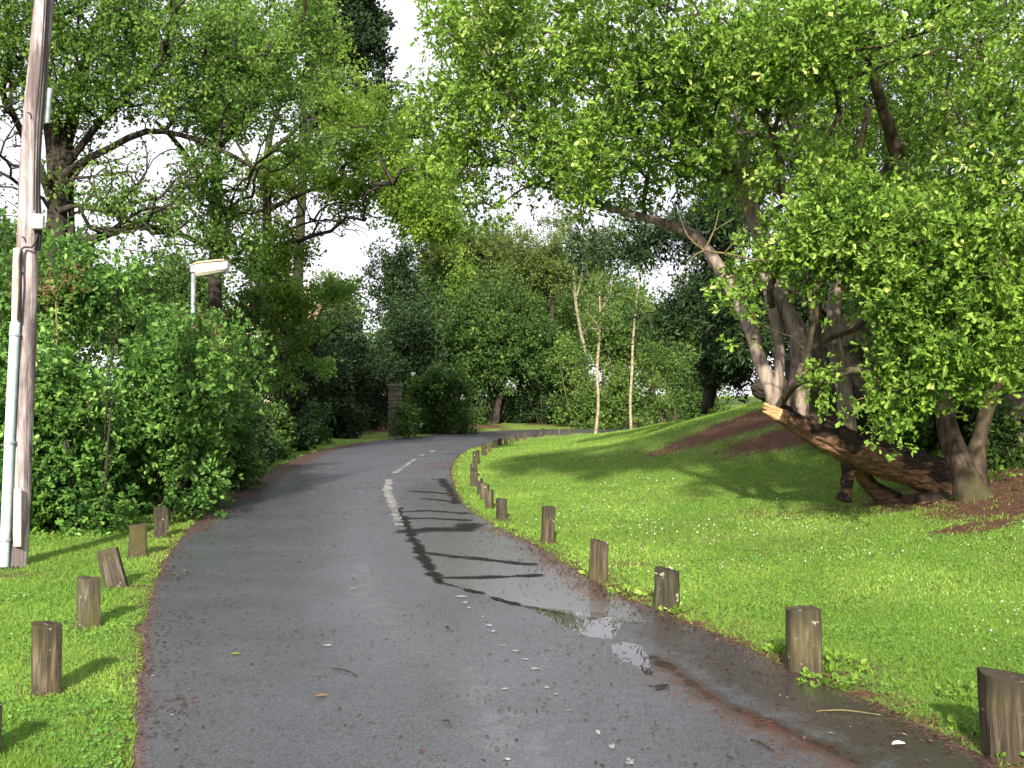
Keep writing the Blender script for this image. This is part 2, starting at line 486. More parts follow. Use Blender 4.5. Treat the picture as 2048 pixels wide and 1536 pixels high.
# soil patches: (cx, cy, rx, ry, angle deg, amount)
root = hit(1900, 992)
print('root', root, 'crest', hit(1480, 815), hit(1600, 860), hit(1193, 862), hit(1262, 857))
def soil_at(X, Y, reg, d):
    s = np.zeros(X.shape)
    def blob(c, rx, ry, ang, amt):
        nonlocal s
        a = math.radians(ang); dx = X - c[0]; dy = Y - c[1]
        u = (dx * math.cos(a) + dy * math.sin(a)) / rx; v = (-dx * math.sin(a) + dy * math.cos(a)) / ry
        s = np.maximum(s, amt * np.clip(1.6 - np.sqrt(u * u + v * v) * 1.1, 0, 1))
    blob(hit(1520, 840), 1.9, 1.3, 0, .92)
    blob(hit(1420, 868), 1.6, .9, 15, .85)
    blob(hit(1600, 868), 1.6, 1.0, 0, .9)
    blob(root, 1.1, .7, 0, .85)
    blob(hit(1820, 985), 1.0, .5, 0, .55)
    blob(hit(2000, 1010), .9, .8, 0, .85)
    blob(hit(1950, 1055), .5, .28, 10, .8)
    blob(hit(2060, 960), 1.3, 1.2, 0, .9)
    blob(hit(1640, 1020), 1.5, .5, -10, .46); blob(hit(1400, 990), 1.3, .35, 0, .30); blob(hit(1750, 1200), 1.0, .4, 20, .26); blob(hit(1350, 1080), .8, .3, 0, .30)
    blob(hit(1700, 1330), .45, .2, -20, .42); blob(hit(1880, 1440), .5, .2, -20, .42); blob(hit(1450, 1250), .45, .2, -20, .42); blob(hit(130, 1300), .3, .5, 0, .3)
    blob(hit(1560, 1095), 1.2, .5, 30, .33)
    blob(hit(1080, 938), 1.5, .5, 0, .40)
    blob(hit(1235, 1130), .35, .25, 0, .55)
    blob(hit(1240, 1185), .4, .22, -30, .75)
    blob(hit(20, 1150), .35, .25, 0, .5)
    for q in ((1608, 1345), (1333, 1222), (1196, 1163), (1095, 1086), (1004, 1041), (96, 1390), (179, 1256), (236, 1176), (277, 1115), (323, 1077), (2012, 1515)):
        blob(G0(*q), .17, .15, 0, .62)
    FARFIX = 1
    # bank
    fx = np.interp(Y, FOOT_Y, FOOT_X)
    s = np.maximum(s, np.where(reg == 1, np.clip((X - fx) / 1.2 + .3, 0, 1) * .85, 0))
    # bare worn strip along the edge of the asphalt
    s = np.maximum(s, np.where(reg > 0, np.clip(1 - d / .25, 0, 1) * .60, .6))
    s = np.maximum(s, np.where((reg == 1) & (Y < 9.5), np.clip(1 - d / .5, 0, 1) * .7, 0))
    # under the bushes and trees
    s = np.maximum(s, np.where((reg == 2), np.clip((d - 3.2) / 2.0, 0, 1) * .95, 0))
    s = np.maximum(s, np.where((reg == 2) & (Y > 26), np.clip((d - 1.8) / .8, 0, 1) * .95, 0))
    s = np.where((Y > 34) & (d > 5) & (reg == 2), .15, s)
    return s

def grid_axis(a, b, step, far, n):
    mid = np.arange(a, b, step)
    g = np.geomspace(step, far, n)
    return np.concatenate([a - np.cumsum(g)[::-1], mid, mid[-1] + np.cumsum(g)])
def build_ground():
    xs = grid_axis(-9, 12, .085, 30, 26); ys = grid_axis(3.2, 30, .085, 30, 30)
    X, Y = np.meshgrid(xs, ys)
    z, reg, d = land(X.ravel(), Y.ravel())
    s = soil_at(X.ravel(), Y.ravel(), reg, d)
    V = np.stack([X.ravel(), Y.ravel(), z], 1)
    nx, ny = len(xs), len(ys)
    i = np.arange(nx * ny).reshape(ny, nx)
    f = np.stack([i[:-1, :-1], i[:-1, 1:], i[1:, 1:], i[1:, :-1]], -1).reshape(-1, 4)
    o = mesh_np('lawn', V, [f], M['ground'], attrs={'soil': s}, smooth=True)
    tag(o, kind='structure')
build_ground()

# ------------------------------------------------------------------ road
def polyl(px):                              # photo pixels on the flat road -> plan
    return np.array([G0(*q) for q in px])
def build_road():
    # strip grid between the two edges
    def resample(p, n, lo, hi):
        s = np.concatenate([[0], np.cumsum(np.linalg.norm(np.diff(p, axis=0), axis=1))])
        t = np.linspace(0, 1, n)
        return s, t
    # match by arc fraction inside sections so that rungs stay square-ish
    def arc(p):
        return np.concatenate([[0], np.cumsum(np.linalg.norm(np.diff(p, axis=0), axis=1))])
    sL, sR = arc(LEFT), arc(RIGHT)
    def at(p, s, q): return np.stack([np.interp(q, s, p[:, 0]), np.interp(q, s, p[:, 1])], 1)
    # key sections, by plan position on each edge
    keysL = [(-8, 0), (4.3, 1), (10, 1), (20, 1), (30, 1), (38, 1), (43, 1)]
    def qof(p, s, y): return np.interp(y, p[:, 1], s)
    L = [0] + [qof(LEFT, sL, y) for y in (4, 9, 15, 23, 31, 38, 43, 48)] + [sL[-1]]
    Rr = [0] + [qof(RIGHT, sR, y) for y in (3.6, 8, 12.5, 18, 24, 30, 37, 43.5)] + [sR[-1]]
    n = [40, 170, 160, 160, 120, 70, 50, 40, 30]
    q1, q2 = [], []
    for k in range(9):
        t = np.linspace(0, 1, n[k], endpoint=False)
        q1.append(L[k] + (L[k + 1] - L[k]) * t); q2.append(Rr[k] + (Rr[k + 1] - Rr[k]) * t)
    q1 = np.concatenate(q1 + [[L[-1]]]); q2 = np.concatenate(q2 + [[Rr[-1]]])
    # smooth correspondence
    ker = np.ones(41) / 41
    def sm(a): 
        b = np.concatenate([np.full(20, a[0]), a, np.full(20, a[-1])]); return np.convolve(b, ker, 'valid')
    q1, q2 = sm(q1), sm(q2)
    A, B = at(LEFT, sL, q1), at(RIGHT, sR, q2)
    m = 130
    w = np.linspace(0, 1, m)
    # wavy outer edges
    ea = fbm(np.stack([A[:, 0], A[:, 1], A[:, 0] * 0], 1), 2.2, 4) * .07
    eb = fbm(np.stack([B[:, 0], B[:, 1], B[:, 0] * 0 + 9], 1), 2.2, 4) * .07
    N = (B - A) / np.linalg.norm(B - A, axis=1)[:, None]
    A2 = A - N * (.03 + ea)[:, None]; B2 = B + N * (.03 + eb)[:, None]
    G = A2[:, None, :] * (1 - w)[None, :, None] + B2[:, None, :] * w[None, :, None]
    X, Y = G[..., 0].ravel(), G[..., 1].ravel()
    dL, dR = pdist(X, Y, LEFT), pdist(X, Y, RIGHT)
    e = np.minimum(dL, dR)
    z = .022 * np.ones_like(X)
    z = np.where(np.tile(np.r_[True, np.zeros(m - 2, bool), True], len(q1)), -.03, z)
    P3 = np.stack([X, Y, X * 0], 1)
    wob = fbm(P3, 6.5, 4) * .075
    def line(px, w0, w1=None, amt=1.0, soft=.5):
        p = polyl(px)
        d = pdist(X, Y, p) + wob
        return amt * np.clip(1.5 - d / w0, 0, 1)
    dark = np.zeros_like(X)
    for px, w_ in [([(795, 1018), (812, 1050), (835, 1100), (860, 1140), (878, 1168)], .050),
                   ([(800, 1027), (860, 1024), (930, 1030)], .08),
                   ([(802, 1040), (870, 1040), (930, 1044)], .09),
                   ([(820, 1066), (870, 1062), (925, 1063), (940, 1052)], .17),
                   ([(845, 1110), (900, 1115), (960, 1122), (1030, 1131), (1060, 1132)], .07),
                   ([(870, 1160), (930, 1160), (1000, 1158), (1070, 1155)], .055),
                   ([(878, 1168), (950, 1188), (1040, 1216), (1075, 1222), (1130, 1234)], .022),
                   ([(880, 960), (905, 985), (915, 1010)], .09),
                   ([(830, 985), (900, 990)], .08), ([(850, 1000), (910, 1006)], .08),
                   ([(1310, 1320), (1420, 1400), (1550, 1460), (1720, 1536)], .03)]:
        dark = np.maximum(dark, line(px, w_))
    film = np.clip((1.15 - dR) / .5, 0, 1) * np.clip((Y - 7.3) / 1.2, 0, 1) * np.clip((20 - Y) / 4, 0, 1)
    reg1 = inside(X, Y, polyl([(800, 1030), (935, 1020), (1085, 1100), (1180, 1165), (1250, 1205), (1290, 1250), (1180, 1240), (1040, 1212), (878, 1165)]))
    film = np.maximum(film, np.where(reg1, .95, 0))
    film = np.maximum(film, .42 * np.clip(1 - np.abs(dR - 1.9) / 1.1, 0, 1) * np.clip((13 - Y) / 4, 0, 1))
    film = np.maximum(film, np.clip(1.1 - dR / .75, 0, 1) * np.clip((8 - Y) / 1.5, 0, 1) * .55)
    mud = np.clip(1.15 - dR / .85, 0, 1) * np.clip((8.2 - Y) / 1.5, 0, 1)
    mud = np.maximum(mud, line([(1310, 1320), (1420, 1400), (1550, 1460), (1720, 1536)], .10, amt=.8))
    pud = np.zeros_like(X)
    for poly in ([(1045, 1216), (1100, 1220), (1160, 1228), (1215, 1230), (1250, 1240), (1240, 1265), (1225, 1284), (1180, 1280), (1130, 1262), (1090, 1238)],
                 [(1216, 1294), (1250, 1288), (1285, 1297), (1298, 1318), (1300, 1338), (1312, 1358), (1292, 1356), (1262, 1336), (1235, 1322)],
                 [(1190, 1162), (1245, 1160), (1262, 1195), (1205, 1200)],
                 [(1290, 1378), (1330, 1372), (1345, 1385), (1310, 1392)]):
        pp = polyl(poly)
        dd = pdist(X, Y, np.vstack([pp, pp[:1]])); ins = inside(X, Y, pp)
        mud = np.maximum(mud, .55 * np.clip(.6 + np.where(ins, dd, -dd) / .45, 0, 1))
        pud = np.maximum(pud, np.clip(.5 + np.where(ins, dd, -dd) / .10, 0, 1))
    rust = np.maximum(line([(1310, 1350), (1420, 1420), (1560, 1490), (1680, 1560)], .20, amt=.62),
                      line([(1480, 1440), (1560, 1480), (1700, 1550)], .10, amt=.75))
    lit = np.clip(1 - e / .16, 0, 1) * .75
    lit = np.maximum(lit, line([(1000, 1062), (1080, 1092), (1120, 1125), (1180, 1165), (1220, 1198)], .22, amt=.85))
    lit = np.maximum(lit, line([(1050, 1100), (1120, 1140), (1180, 1175)], .20, amt=.60))
    lit = np.maximum(lit, line([(868, 938), (900, 925)], .55, amt=.55))
    lit = np.maximum(lit, line([(470, 1000), (560, 940), (640, 905), (720, 888)], .40, amt=.78))
    lit = np.maximum(lit, line([(380, 1070), (440, 1020)], .22, amt=.7))
    lit = np.maximum(lit, line([(960, 868), (1120, 864)], 1.0, amt=.55))
    nn, mm = len(q1), m
    i = np.arange(nn * mm).reshape(nn, mm)
    f = np.stack([i[:-1, :-1], i[:-1, 1:], i[1:, 1:], i[1:, :-1]], -1).reshape(-1, 4)
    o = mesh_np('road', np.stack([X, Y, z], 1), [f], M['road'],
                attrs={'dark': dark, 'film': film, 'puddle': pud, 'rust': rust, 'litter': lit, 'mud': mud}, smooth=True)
    tag(o, kind='structure')
build_road()
RZ = .022

def build_marking():
    V, Fq, T3 = [], [], []
    def rungs(p0, p1, w0, keep, seed, step=.085, fill=.6):
        rr = np.random.default_rng(seed)
        a, b = np.array(G0(*p0)), np.array(G0(*p1))
        L = np.linalg.norm(b - a); t = (b - a) / L; n = np.array([-t[1], t[0]])
        s = 0
        while s < L:
            h = step * fill * rr.uniform(.6, 1.3)
            if rr.random() < keep:
                c = a + t * s; hw = w0 / 2 * rr.uniform(.6, 1.1); off = rr.normal(0, .008)
                k = 8
                top = [c + n * (off + hw * (2 * j / k - 1)) + t * (h * rr.uniform(.7, 1.1)) for j in range(k + 1)]
                bot = [c + n * (off + hw * (2 * j / k - 1)) - t * (h * rr.uniform(-.05, .25)) for j in range(k + 1)]
                base = len(V)
                V.extend([(*q, RZ + .004) for q in bot]); V.extend([(*q, RZ + .004) for q in top])
                for j in range(k): Fq.append([base + j, base + j + 1, base + k + 2 + j, base + k + 1 + j])
            s += step
    rungs((800, 1058), (788, 1020), .13, .95, 1, .11, .7)
    rungs((788, 1018), (774, 985), .14, 1, 2, .10, .98)
    rungs((774, 985), (778, 962), .15, 1, 3, .12, .98)
    rungs((790, 948), (830, 920), .10, .75, 4, .4, .7)
    rungs((835, 916), (870, 902), .12, .8, 5, .6, .8)
    rr = np.random.default_rng(17)
    for px, py, w_, h_ in ((922, 1198, 27, 6), (931, 1210, 17, 5), (938, 1221, 10, 4), (979, 1256, 17, 6), (988, 1268, 13, 5), (965, 1240, 8, 3), (1070, 1344, 24, 5),
                           (1050, 1325, 20, 3), (1030, 1308, 22, 3), (1010, 1384, 16, 5), (1094, 1382, 12, 7), (1005, 1297, 20, 2), (1194, 1473, 15, 9), (1224, 1501, 15, 10), (1259, 1531, 22, 13), (1136, 1428, 14, 4),
                           (1112, 1395, 9, 5), (1015, 1526, 22, 6), (655, 1297, 24, 5)):
        c = np.array(G0(px, py)); dx = w_ / 2 * .85 * c[1] / F; dy = abs(G0(px, py - h_ / 2)[1] - G0(px, py + h_ / 2)[1]) / 2
        n = 14; a = np.linspace(0, 2 * np.pi, n, endpoint=False); r = 1 + rr.uniform(-.55, .25, n)
        base = len(V); V.append((*c, RZ + .004))
        V.extend([(c[0] + math.cos(q) * dx * k, c[1] + math.sin(q) * dy * k, RZ + .004) for q, k in zip(a, r)])
        for j in range(n): T3.append([base, base + 1 + j, base + 1 + (j + 1) % n])
    o = mesh_np('road_marking', np.array(V), [np.array(Fq), np.array(T3)], M['paint'])
    tag(o, kind='structure')
build_marking()

# ------------------------------------------------------------------ leaves and wood
QUAD = (np.array([[0, 0, 0], [.5, .34, .10], [1, 0, 0], [.5, -.34, .10]]), np.array([[0, 1, 2, 3]]))
LEAF = (np.array([[0, 0, 0], [.34, .24, .07], [.72, .25, .06], [1, 0, -.04], [.72, -.25, .06], [.34, -.24, .07], [.55, 0, -.02]]),
        np.array([[0, 6, 2, 1], [6, 3, 2, 2], [0, 5, 4, 6], [6, 4, 3, 3]]))
LEAF = (LEAF[0], [np.array([[0, 6, 2, 1], [0, 5, 4, 6]]), np.array([[6, 3, 2], [6, 4, 3]])])
QUAD = (QUAD[0], [QUAD[1]])
OBO = (np.array([[0, 0, 0], [.34, .13, .04], [.74, .26, .06], [1, 0, -.05], [.74, -.26, .06], [.34, -.13, .04], [.58, 0, -.03]]), LEAF[1])
NEEDLE = (np.array([[0, 0, 0], [.5, .07, 0], [1, 0, 0], [.5, -.07, 0]]), [np.array([[0, 1, 2, 3]])])
BLADE = (np.array([[0, .5, 0], [0, -.5, 0], [1, 0, 0]]), [np.array([[0, 1, 2]])])

def unit(v): return v / (np.linalg.norm(v, axis=-1, keepdims=True) + 1e-9)

def place_leaves(pos, dirs, size, tmpl, rng, upbias=.6, width=1.0):
    """instance the template on every pos with x axis along dirs; returns V, faces"""
    n = len(pos)
    x = unit(dirs)
    up = np.tile([0, 0, 1.0], (n, 1)) * upbias + rng.normal(0, 1, (n, 3)) * (1 - upbias * .45)
    y = unit(np.cross(up, x)); z = np.cross(x, y)
    T, Fs = tmpl
    T = T * np.array([1, width, 1])
    V = pos[:, None, :] + size[:, None, None] * (T[None, :, 0:1] * x[:, None, :] + T[None, :, 1:2] * y[:, None, :] + T[None, :, 2:3] * z[:, None, :])
    k = len(T)
    off = (np.arange(n) * k)[:, None, None]
    return V.reshape(-1, 3), [(f[None] + off).reshape(-1, f.shape[1]) for f in Fs], k

def foliage(name, centers, mat, parent, rng, twigs=8, per=8, rad=.35, size=.06, tmpl=QUAD, up=.5, flat=1.0,
            width=1.0, outward=None, droop=0.0, rosette=False):
    """sprays: from each centre short twigs carry leaves, most of them near the tips"""
    C = np.asarray(centers)
    nc = len(C)
    cvar = np.clip(rng.normal(.45, .25, nc), 0, 1)
    td = rng.normal(0, 1, (nc, twigs, 3)); td[..., 2] = td[..., 2] * flat + .25
    if outward is not None: td = td + outward[:, None, :] * .8
    td = unit(td); td[..., 2] -= droop
    tl = rad * rng.uniform(.45, 1.25, (nc, twigs))
    cs = rad * rng.uniform(.8, 1.25, (nc, 1))
    u = rng.random((nc, twigs, per)) ** .6
    if rosette: u = np.where(np.arange(per)[None, None, :] < .62 * per, 1.0, u)
    pos = C[:, None, None, :] + td[:, :, None, :] * (tl[:, :, None] * u)[..., None]
    pos += rng.normal(0, size * (.22 if rosette else .55), pos.shape)
    pos[..., 2] -= droop * (u ** 2) * rad
    ld = td[:, :, None, :] * .9 + rng.normal(0, .75, (nc, twigs, per, 3))
    if rosette: ld = td[:, :, None, :] * .55 + unit(rng.normal(0, 1, (nc, twigs, per, 3))) * .85
    ld[..., 2] -= droop * .6
    sz = size * rng.uniform(.42, 1.42, (nc, twigs, per))
    pos, ld, sz = pos.reshape(-1, 3), ld.reshape(-1, 3), sz.ravel()
    v = np.clip(rng.normal(.45, .27, len(pos)), 0, 1)
    if rosette: v = np.clip(v + np.where(u.ravel() > .99, .12, -.15) + np.repeat(rng.normal(0, .18, nc * twigs), per), 0, 1)
    c = np.repeat(cvar, twigs * per)
    V, Fs, k = place_leaves(pos, ld, sz, tmpl, rng, up, width)
    return mesh_np(name, V, Fs, mat, parent, attrs={'v': np.repeat(v, k), 'c': np.repeat(c, k)})

class Wood:
    def __init__(s): s.V, s.F4, s.n = [], [], 0; s.top = []
    def tube(s, pts, rad, sides=6, lump=0.0, cap=True, ridge=0.0):
        pts = np.asarray(pts, float); rad = np.asarray(rad, float)
        n = len(pts)
        t = np.zeros_like(pts); t[1:-1] = pts[2:] - pts[:-2]; t[0] = pts[1] - pts[0]; t[-1] = pts[-1] - pts[-2]
        t = unit(t)
        ref = np.array([0, 0, 1.0]) if abs(t[:, 2]).mean() < .75 else np.array([0, 1.0, 0])
        a = unit(np.cross(t, ref)); b = np.cross(a, t)
        ang = np.linspace(0, 2 * np.pi, sides, endpoint=False)
        ring = (np.cos(ang)[None, :, None] * a[:, None, :] + np.sin(ang)[None, :, None] * b[:, None, :])
        r = rad[:, None] * np.ones((1, sides))
        if lump:
            q = pts[:, None, :] + ring * rad[:, None, None]
            r = r * (1 + lump * fbm(q, 1.2 / max(rad.mean(), .02) * .35, 3))
        if ridge:
            sl = np.concatenate([[0], np.cumsum(np.linalg.norm(np.diff(pts, axis=0), axis=1))])
            q = np.stack([np.cos(ang)[None, :] * 3.2 + sl[:, None] * .9, np.sin(ang)[None, :] * 3.2 + sl[:, None] * 0, sl[:, None] * 2.2 + 0 * ang[None, :]], -1)
            r = r * (1 + ridge * (1 - 2 * np.abs(fbm(q, 1.4, 3))) - ridge * .4)
        V = pts[:, None, :] + ring * r[..., None]
        s.V.append(V.reshape(-1, 3)); s.top.append(ring[..., 2].ravel())
        i = np.arange(n * sides).reshape(n, sides) + s.n
        j = np.roll(i, -1, axis=1)
        s.F4.append(np.stack([i[:-1], j[:-1], j[1:], i[1:]], -1).reshape(-1, 4))
        s.n += n * sides
        if cap:
            s.V.append(pts[-1:] + t[-1:] * rad[-1] * .3); s.top.append(np.array([0.5]))
            k = s.n; s.n += 1
            s.F4.append(np.stack([i[-1], j[-1], np.full(sides, k), np.full(sides, k)], -1))
    def build(s, name, mat, parent):
        F4 = np.concatenate(s.F4)
        tri = F4[:, 2] == F4[:, 3]
        fl = [F4[~tri]]
        if tri.any(): fl.append(F4[tri][:, :3])
        return mesh_np(name, np.concatenate(s.V), fl, mat, parent, smooth=True, attrs={'top': np.concatenate(s.top)})

def refine(pts, rad, step=.25, wob=.0, seed=0):
    pts = np.asarray(pts, float); rad = np.asarray(rad, float)
    # catmull-rom
    Pp = np.vstack([2 * pts[0] - pts[1], pts, 2 * pts[-1] - pts[-2]])
    out, ro = [], []
    for i in range(len(pts) - 1):
        p0, p1, p2, p3 = Pp[i:i + 4]
        n = max(2, int(np.linalg.norm(p2 - p1) / step))
        for t in np.linspace(0, 1, n, endpoint=False):
            out.append(.5 * ((2 * p1) + (-p0 + p2) * t + (2 * p0 - 5 * p1 + 4 * p2 - p3) * t * t + (-p0 + 3 * p1 - 3 * p2 + p3) * t ** 3))
            ro.append(rad[i] * (1 - t) + rad[i + 1] * t)
    out.append(pts[-1]); ro.append(rad[-1])
    out = np.array(out)
    if wob:
        w = np.stack([fbm(out + 31 * (k + 1) + seed, 1.1, 2) for k in range(3)], 1) * wob
        w[0] *= 0
        out = out + w
    return out, np.array(ro)

def grow(trunks, targets, rng, rtip=.006, pw=.48, seg=.35, pathw=.28, bow=.12, mindist=.0):
    """trunks: list of (pts, rad). Every target is joined to the nearest wood by a bent branch.
    returns list of chains (pts, rad)"""
    pos, path, par, rmax = [], [], [], []
    for pts, rad in trunks:
        if pos:
            A = np.array(pos); k0 = int(np.argmin(np.linalg.norm(A - pts[0], axis=1)))
        else: k0 = -1
        prev = k0
        for p, r in zip(pts, rad):
            path.append((path[prev] + np.linalg.norm(p - pos[prev])) if prev >= 0 else 0)
            pos.append(np.array(p)); par.append(prev); rmax.append(r); prev = len(pos) - 1
    ntr = len(pos)
    cap = ntr + len(targets) * 14 + 10
    A = np.zeros((cap, 3)); A[:ntr] = np.array(pos); PL = np.zeros(cap); PL[:ntr] = path
    PAR = np.full(cap, -1); PAR[:ntr] = par
    n = ntr
    T = np.array(targets)
    d0 = np.min(np.linalg.norm(T[:, None, :] - A[None, :ntr, :], axis=2), axis=1)
    chains = []
    for ti in np.argsort(d0):
        t = T[ti]
        dd = np.linalg.norm(A[:n] - t, axis=1)
        # prefer wood below the target
        cost = dd + pathw * PL[:n] + .5 * np.maximum(0, A[:n, 2] - t[2])
        k = int(np.argmin(cost)); a = A[k]; L = dd[k]
        if L < .05: continue
        m = int(min(13, max(2, round(L / seg))))
        q = np.linspace(0, 1, m + 1)[1:, None]
        pr = PAR[k]
        dirp = unit(a - A[pr]) if pr >= 0 else np.array([0, 0, 1.])
        pts = a + (t - a) * q
        s4 = (q * (1 - q))
        pts = pts + dirp * s4 * L * .35 + np.array([0, 0, 1.]) * s4 * L * bow * 2 + rng.normal(0, 1, (m, 3)) * L * .035 * np.minimum(1, 4 * s4)
        idx = [k]
        for p in pts:
            A[n] = p; PAR[n] = idx[-1]; PL[n] = PL[idx[-1]] + np.linalg.norm(p - A[idx[-1]]); idx.append(n); n += 1
        chains.append(idx)
    cnt = np.zeros(n); 
    for idx in chains: cnt[idx[-1]] += 1
    for i in range(n - 1, -1, -1):
        if PAR[i] >= 0: cnt[PAR[i]] += cnt[i]
    rr = rtip * np.maximum(cnt, 1) ** pw
    rr[:ntr] = np.array(rmax)
    out = []
    for idx in chains:
        r = rr[idx].copy(); r[0] = min(r[0], r[1] * 1.15)
        out.append((A[idx], r))
    return out

def in_blobs(blobs, rng, shell=.5, holes=None, off=0.0):
    """blobs: (centre, radii, count); holes = (scale, threshold) leaves gaps between the leafy boughs"""
    out, dirs = [], []
    for c, r, n in blobs:
        if holes: n = int(n * holes[2])
        d = unit(rng.normal(0, 1, (n, 3)))
        u = rng.random((n, 1)) ** shell
        out.append(np.array(c) + d * u * np.array(r)); dirs.append(d * u)
    out, dirs = np.concatenate(out), np.concatenate(dirs)
    if holes:
        k = fbm(out + off, holes[0], 2) > holes[1] + rng.normal(0, .05, len(out))
        if k.sum() > 8: out, dirs = out[k], dirs[k]
    return out, dirs

def B(px, py, dep, rx, ry, rz, n):
    """ellipsoid given by its photo position and half sizes in photo pixels, depth half size in metres"""
    return (P(px, py, dep), (rx * dep / F, rz, ry * dep / F), n)

def PT(*a):
    """polyline of (px, py, depth, radius m)"""
    return np.array([P(q[0], q[1], q[2]) for q in a]), np.array([q[3] for q in a])

def plant(name, label, cat, base, trunks, blobs, mat, bark, seed, group=None, rtip=.007, sides=5, shell=.5, crown='crown',
          trunk='trunk', woodlump=.12, seg=.4, extra=0, bow=.12, keep=1.0, pathw=.28, pw=.48, holes=(.55, -.16, 1.35), bare=None, **fol):
    rng = np.random.default_rng(seed)
    e = empty(name, tuple(base), label, cat, group)
    tr = [refine(p, r, .3, .06, seed) for p, r in trunks]
    targets, dirs = in_blobs(blobs, rng, shell, holes, seed * 1.7)
    nb = 0
    if bare is not None:
        bt, _ = in_blobs(bare, rng, shell); nb = len(bt)
    w = Wood()
    for p, r in tr: w.tube(p, r, 10, woodlump)
    ch = grow(tr, np.vstack([targets, bt]) if nb else targets, rng, rtip=rtip, seg=seg, bow=bow, pathw=pathw, pw=pw)
    for p, r in ch: w.tube(p, r, sides, 0)
    w.build(trunk, bark, e)
    foliage(crown, targets, mat, e, rng, outward=dirs, **fol)
    return e

# ------------------------------------------------------------------ near right tree with the long leaning log
def big_tree():
    rng = np.random.default_rng(5)
    D0 = root[1]
    e = empty('leaning_tree', tuple(root), 'old tree with a charred trunk leaning low over the lawn and upright stems', 'tree')
    LD = D0
    # the low log
    log = PT((1925, 990, LD + .05, .22), (1905, 970, LD, .25), (1870, 952, LD - .05, .20), (1800, 930, LD - .15, .175), (1740, 910, LD - .2, .18),
             (1690, 890, LD - .25, .19), (1640, 865, LD - .3, .155), (1595, 843, LD - .35, .125), (1560, 826, LD - .4, .095))
    w = Wood(); w.tube(*refine(*log, .03), sides=64, lump=.30, ridge=.26)
    # prop root under the middle
    w.tube(*refine(*PT((1698, 905, LD - .2, .095), (1695, 945, LD - .22, .062), (1691, 978, LD - .26, .058), (1686, 1000, LD - .28, .085)), .03), sides=26, lump=.3, ridge=.35)
    w.tube(*refine(*PT((1712, 905, LD - .1, .11), (1724, 945, LD, .075), (1745, 975, LD + .15, .08), (1785, 1004, LD + .25, .13)), .03), sides=26, lump=.3, ridge=.35)
    # root flare
    for a, b in ((1860, 1003), (1965, 1003), (1835, 997), (1930, 1012), (1895, 1012)):
        w.tube(*refine(*PT((1912, 965, LD, .17), ((1912 + a) / 2, (975 + b) / 2, LD - .1, .11), (a, b + 5, LD - .25, .05)), .05), sides=14, lump=.4, ridge=.3)
    w.build('trunk', M['log'], e)
    # the broken, pale end of the log
    w = Wood()
    r2 = np.random.default_rng(3)
    for k in range(7):
        y0 = 822 + r2.uniform(-9, 11)
        w.tube(*refine(*PT((1578, y0 + 14, LD - .42, .04), (1550, y0 + 4, LD - .43, .034), (1526 - r2.uniform(-8, 6), y0 - 7, LD - .45, .012)), .06), sides=6, lump=.5)
    w.build('broken_end', M['broken'], e)
    # upright stems, each its own part
    d = LD - .35
    stems = [
        PT((1552, 818, d, .075), (1540, 770, d, .072), (1520, 715, d + .05, .078), (1500, 650, d + .1, .078), (1470, 590, d + .3, .08), (1430, 520, d + .5, .07), (1385, 470, d + .8, .06), (1310, 440, d + 1.0, .05), (1230, 418, d + 1.2, .04), (1160, 400, d + 1.4, .03), (1100, 375, d + 1.6, .02)),
        PT((1550, 815, d, .055), (1556, 750, d, .052), (1557, 690, d + .05, .055), (1545, 620, d + .1, .055), (1528, 540, d + .3, .05), (1515, 450, d + .4, .05), (1500, 380, d + .4, .04), (1480, 250, d + .4, .03)),
        PT((1594, 848, d, .13), (1597, 800, d, .108), (1603, 740, d, .112), (1600, 670, d + .05, .10), (1565, 600, d + .15, .10), (1545, 540, d + .3, .10), (1512, 440, d + .4, .095), (1480, 350, d + .4, .08), (1430, 270, d + .3, .06), (1380, 180, d + .2, .045), (1340, 60, d, .03)),
        PT((1695, 880, LD - .2, .11), (1692, 800, LD - .1, .085), (1680, 730, LD, .085), (1663, 670, LD, .08), (1668, 590, LD + .1, .07), (1672, 500, LD + .2, .06), (1640, 380, LD + .2, .06), (1590, 260, LD + .2, .05), (1560, 120, LD, .035)),
        PT((1660, 870, LD + .1, .05), (1645, 800, LD + .4, .055), (1632, 700, LD + .6, .06), (1636, 620, LD + .8, .055), (1650, 520, LD + 1, .06), (1700, 380, LD + 1, .05), (1740, 220, LD + .8, .03)),
        PT((1955, 1040, LD - .25, .30), (1940, 992, LD - .25, .19), (1918, 930, LD - .2, .135), (1898, 870, LD - .1, .11), (1884, 780, LD + .1, .10), (1885, 660, LD + .4, .10), (1860, 520, LD + .2, .09), (1815, 400, LD, .08), (1800, 320, LD - .1, .075), (1765, 200, LD - .3, .06), (1720, 60, LD - .6, .04)),
        PT((1945, 1010, LD + .1, .16), (1960, 870, LD + .1, .08), (2010, 700, LD, .075), (2060, 520, LD - .3, .07), (2100, 300, LD - .8, .06), (2100, 60, LD - 1.2, .045)),
        PT((1686, 690, LD, .05), (1720, 640, LD - .1, .045), (1765, 610, LD - .3, .035), (1800, 540, LD - .6, .03)),
    ]
    tr = [refine(p, r, .12, .035, k * 7) for k, (p, r) in enumerate(stems)]
    for k, (p, r) in enumerate(tr):
        w = Wood(); w.tube(p, r, 18, .20, ridge=.14)
        w.build("stem", M["bark_stem_dark"] if k in (4, 5, 6) else M['bark_grey'], e)
    w = Wood(); w.tube(*refine(*PT((1508, 672, d + .1, .06), (1506, 640, d + .08, .045), (1504, 618, d + .05, .03)), .06), sides=8, lump=.4)
    w.build('stub', M['broken'], e)
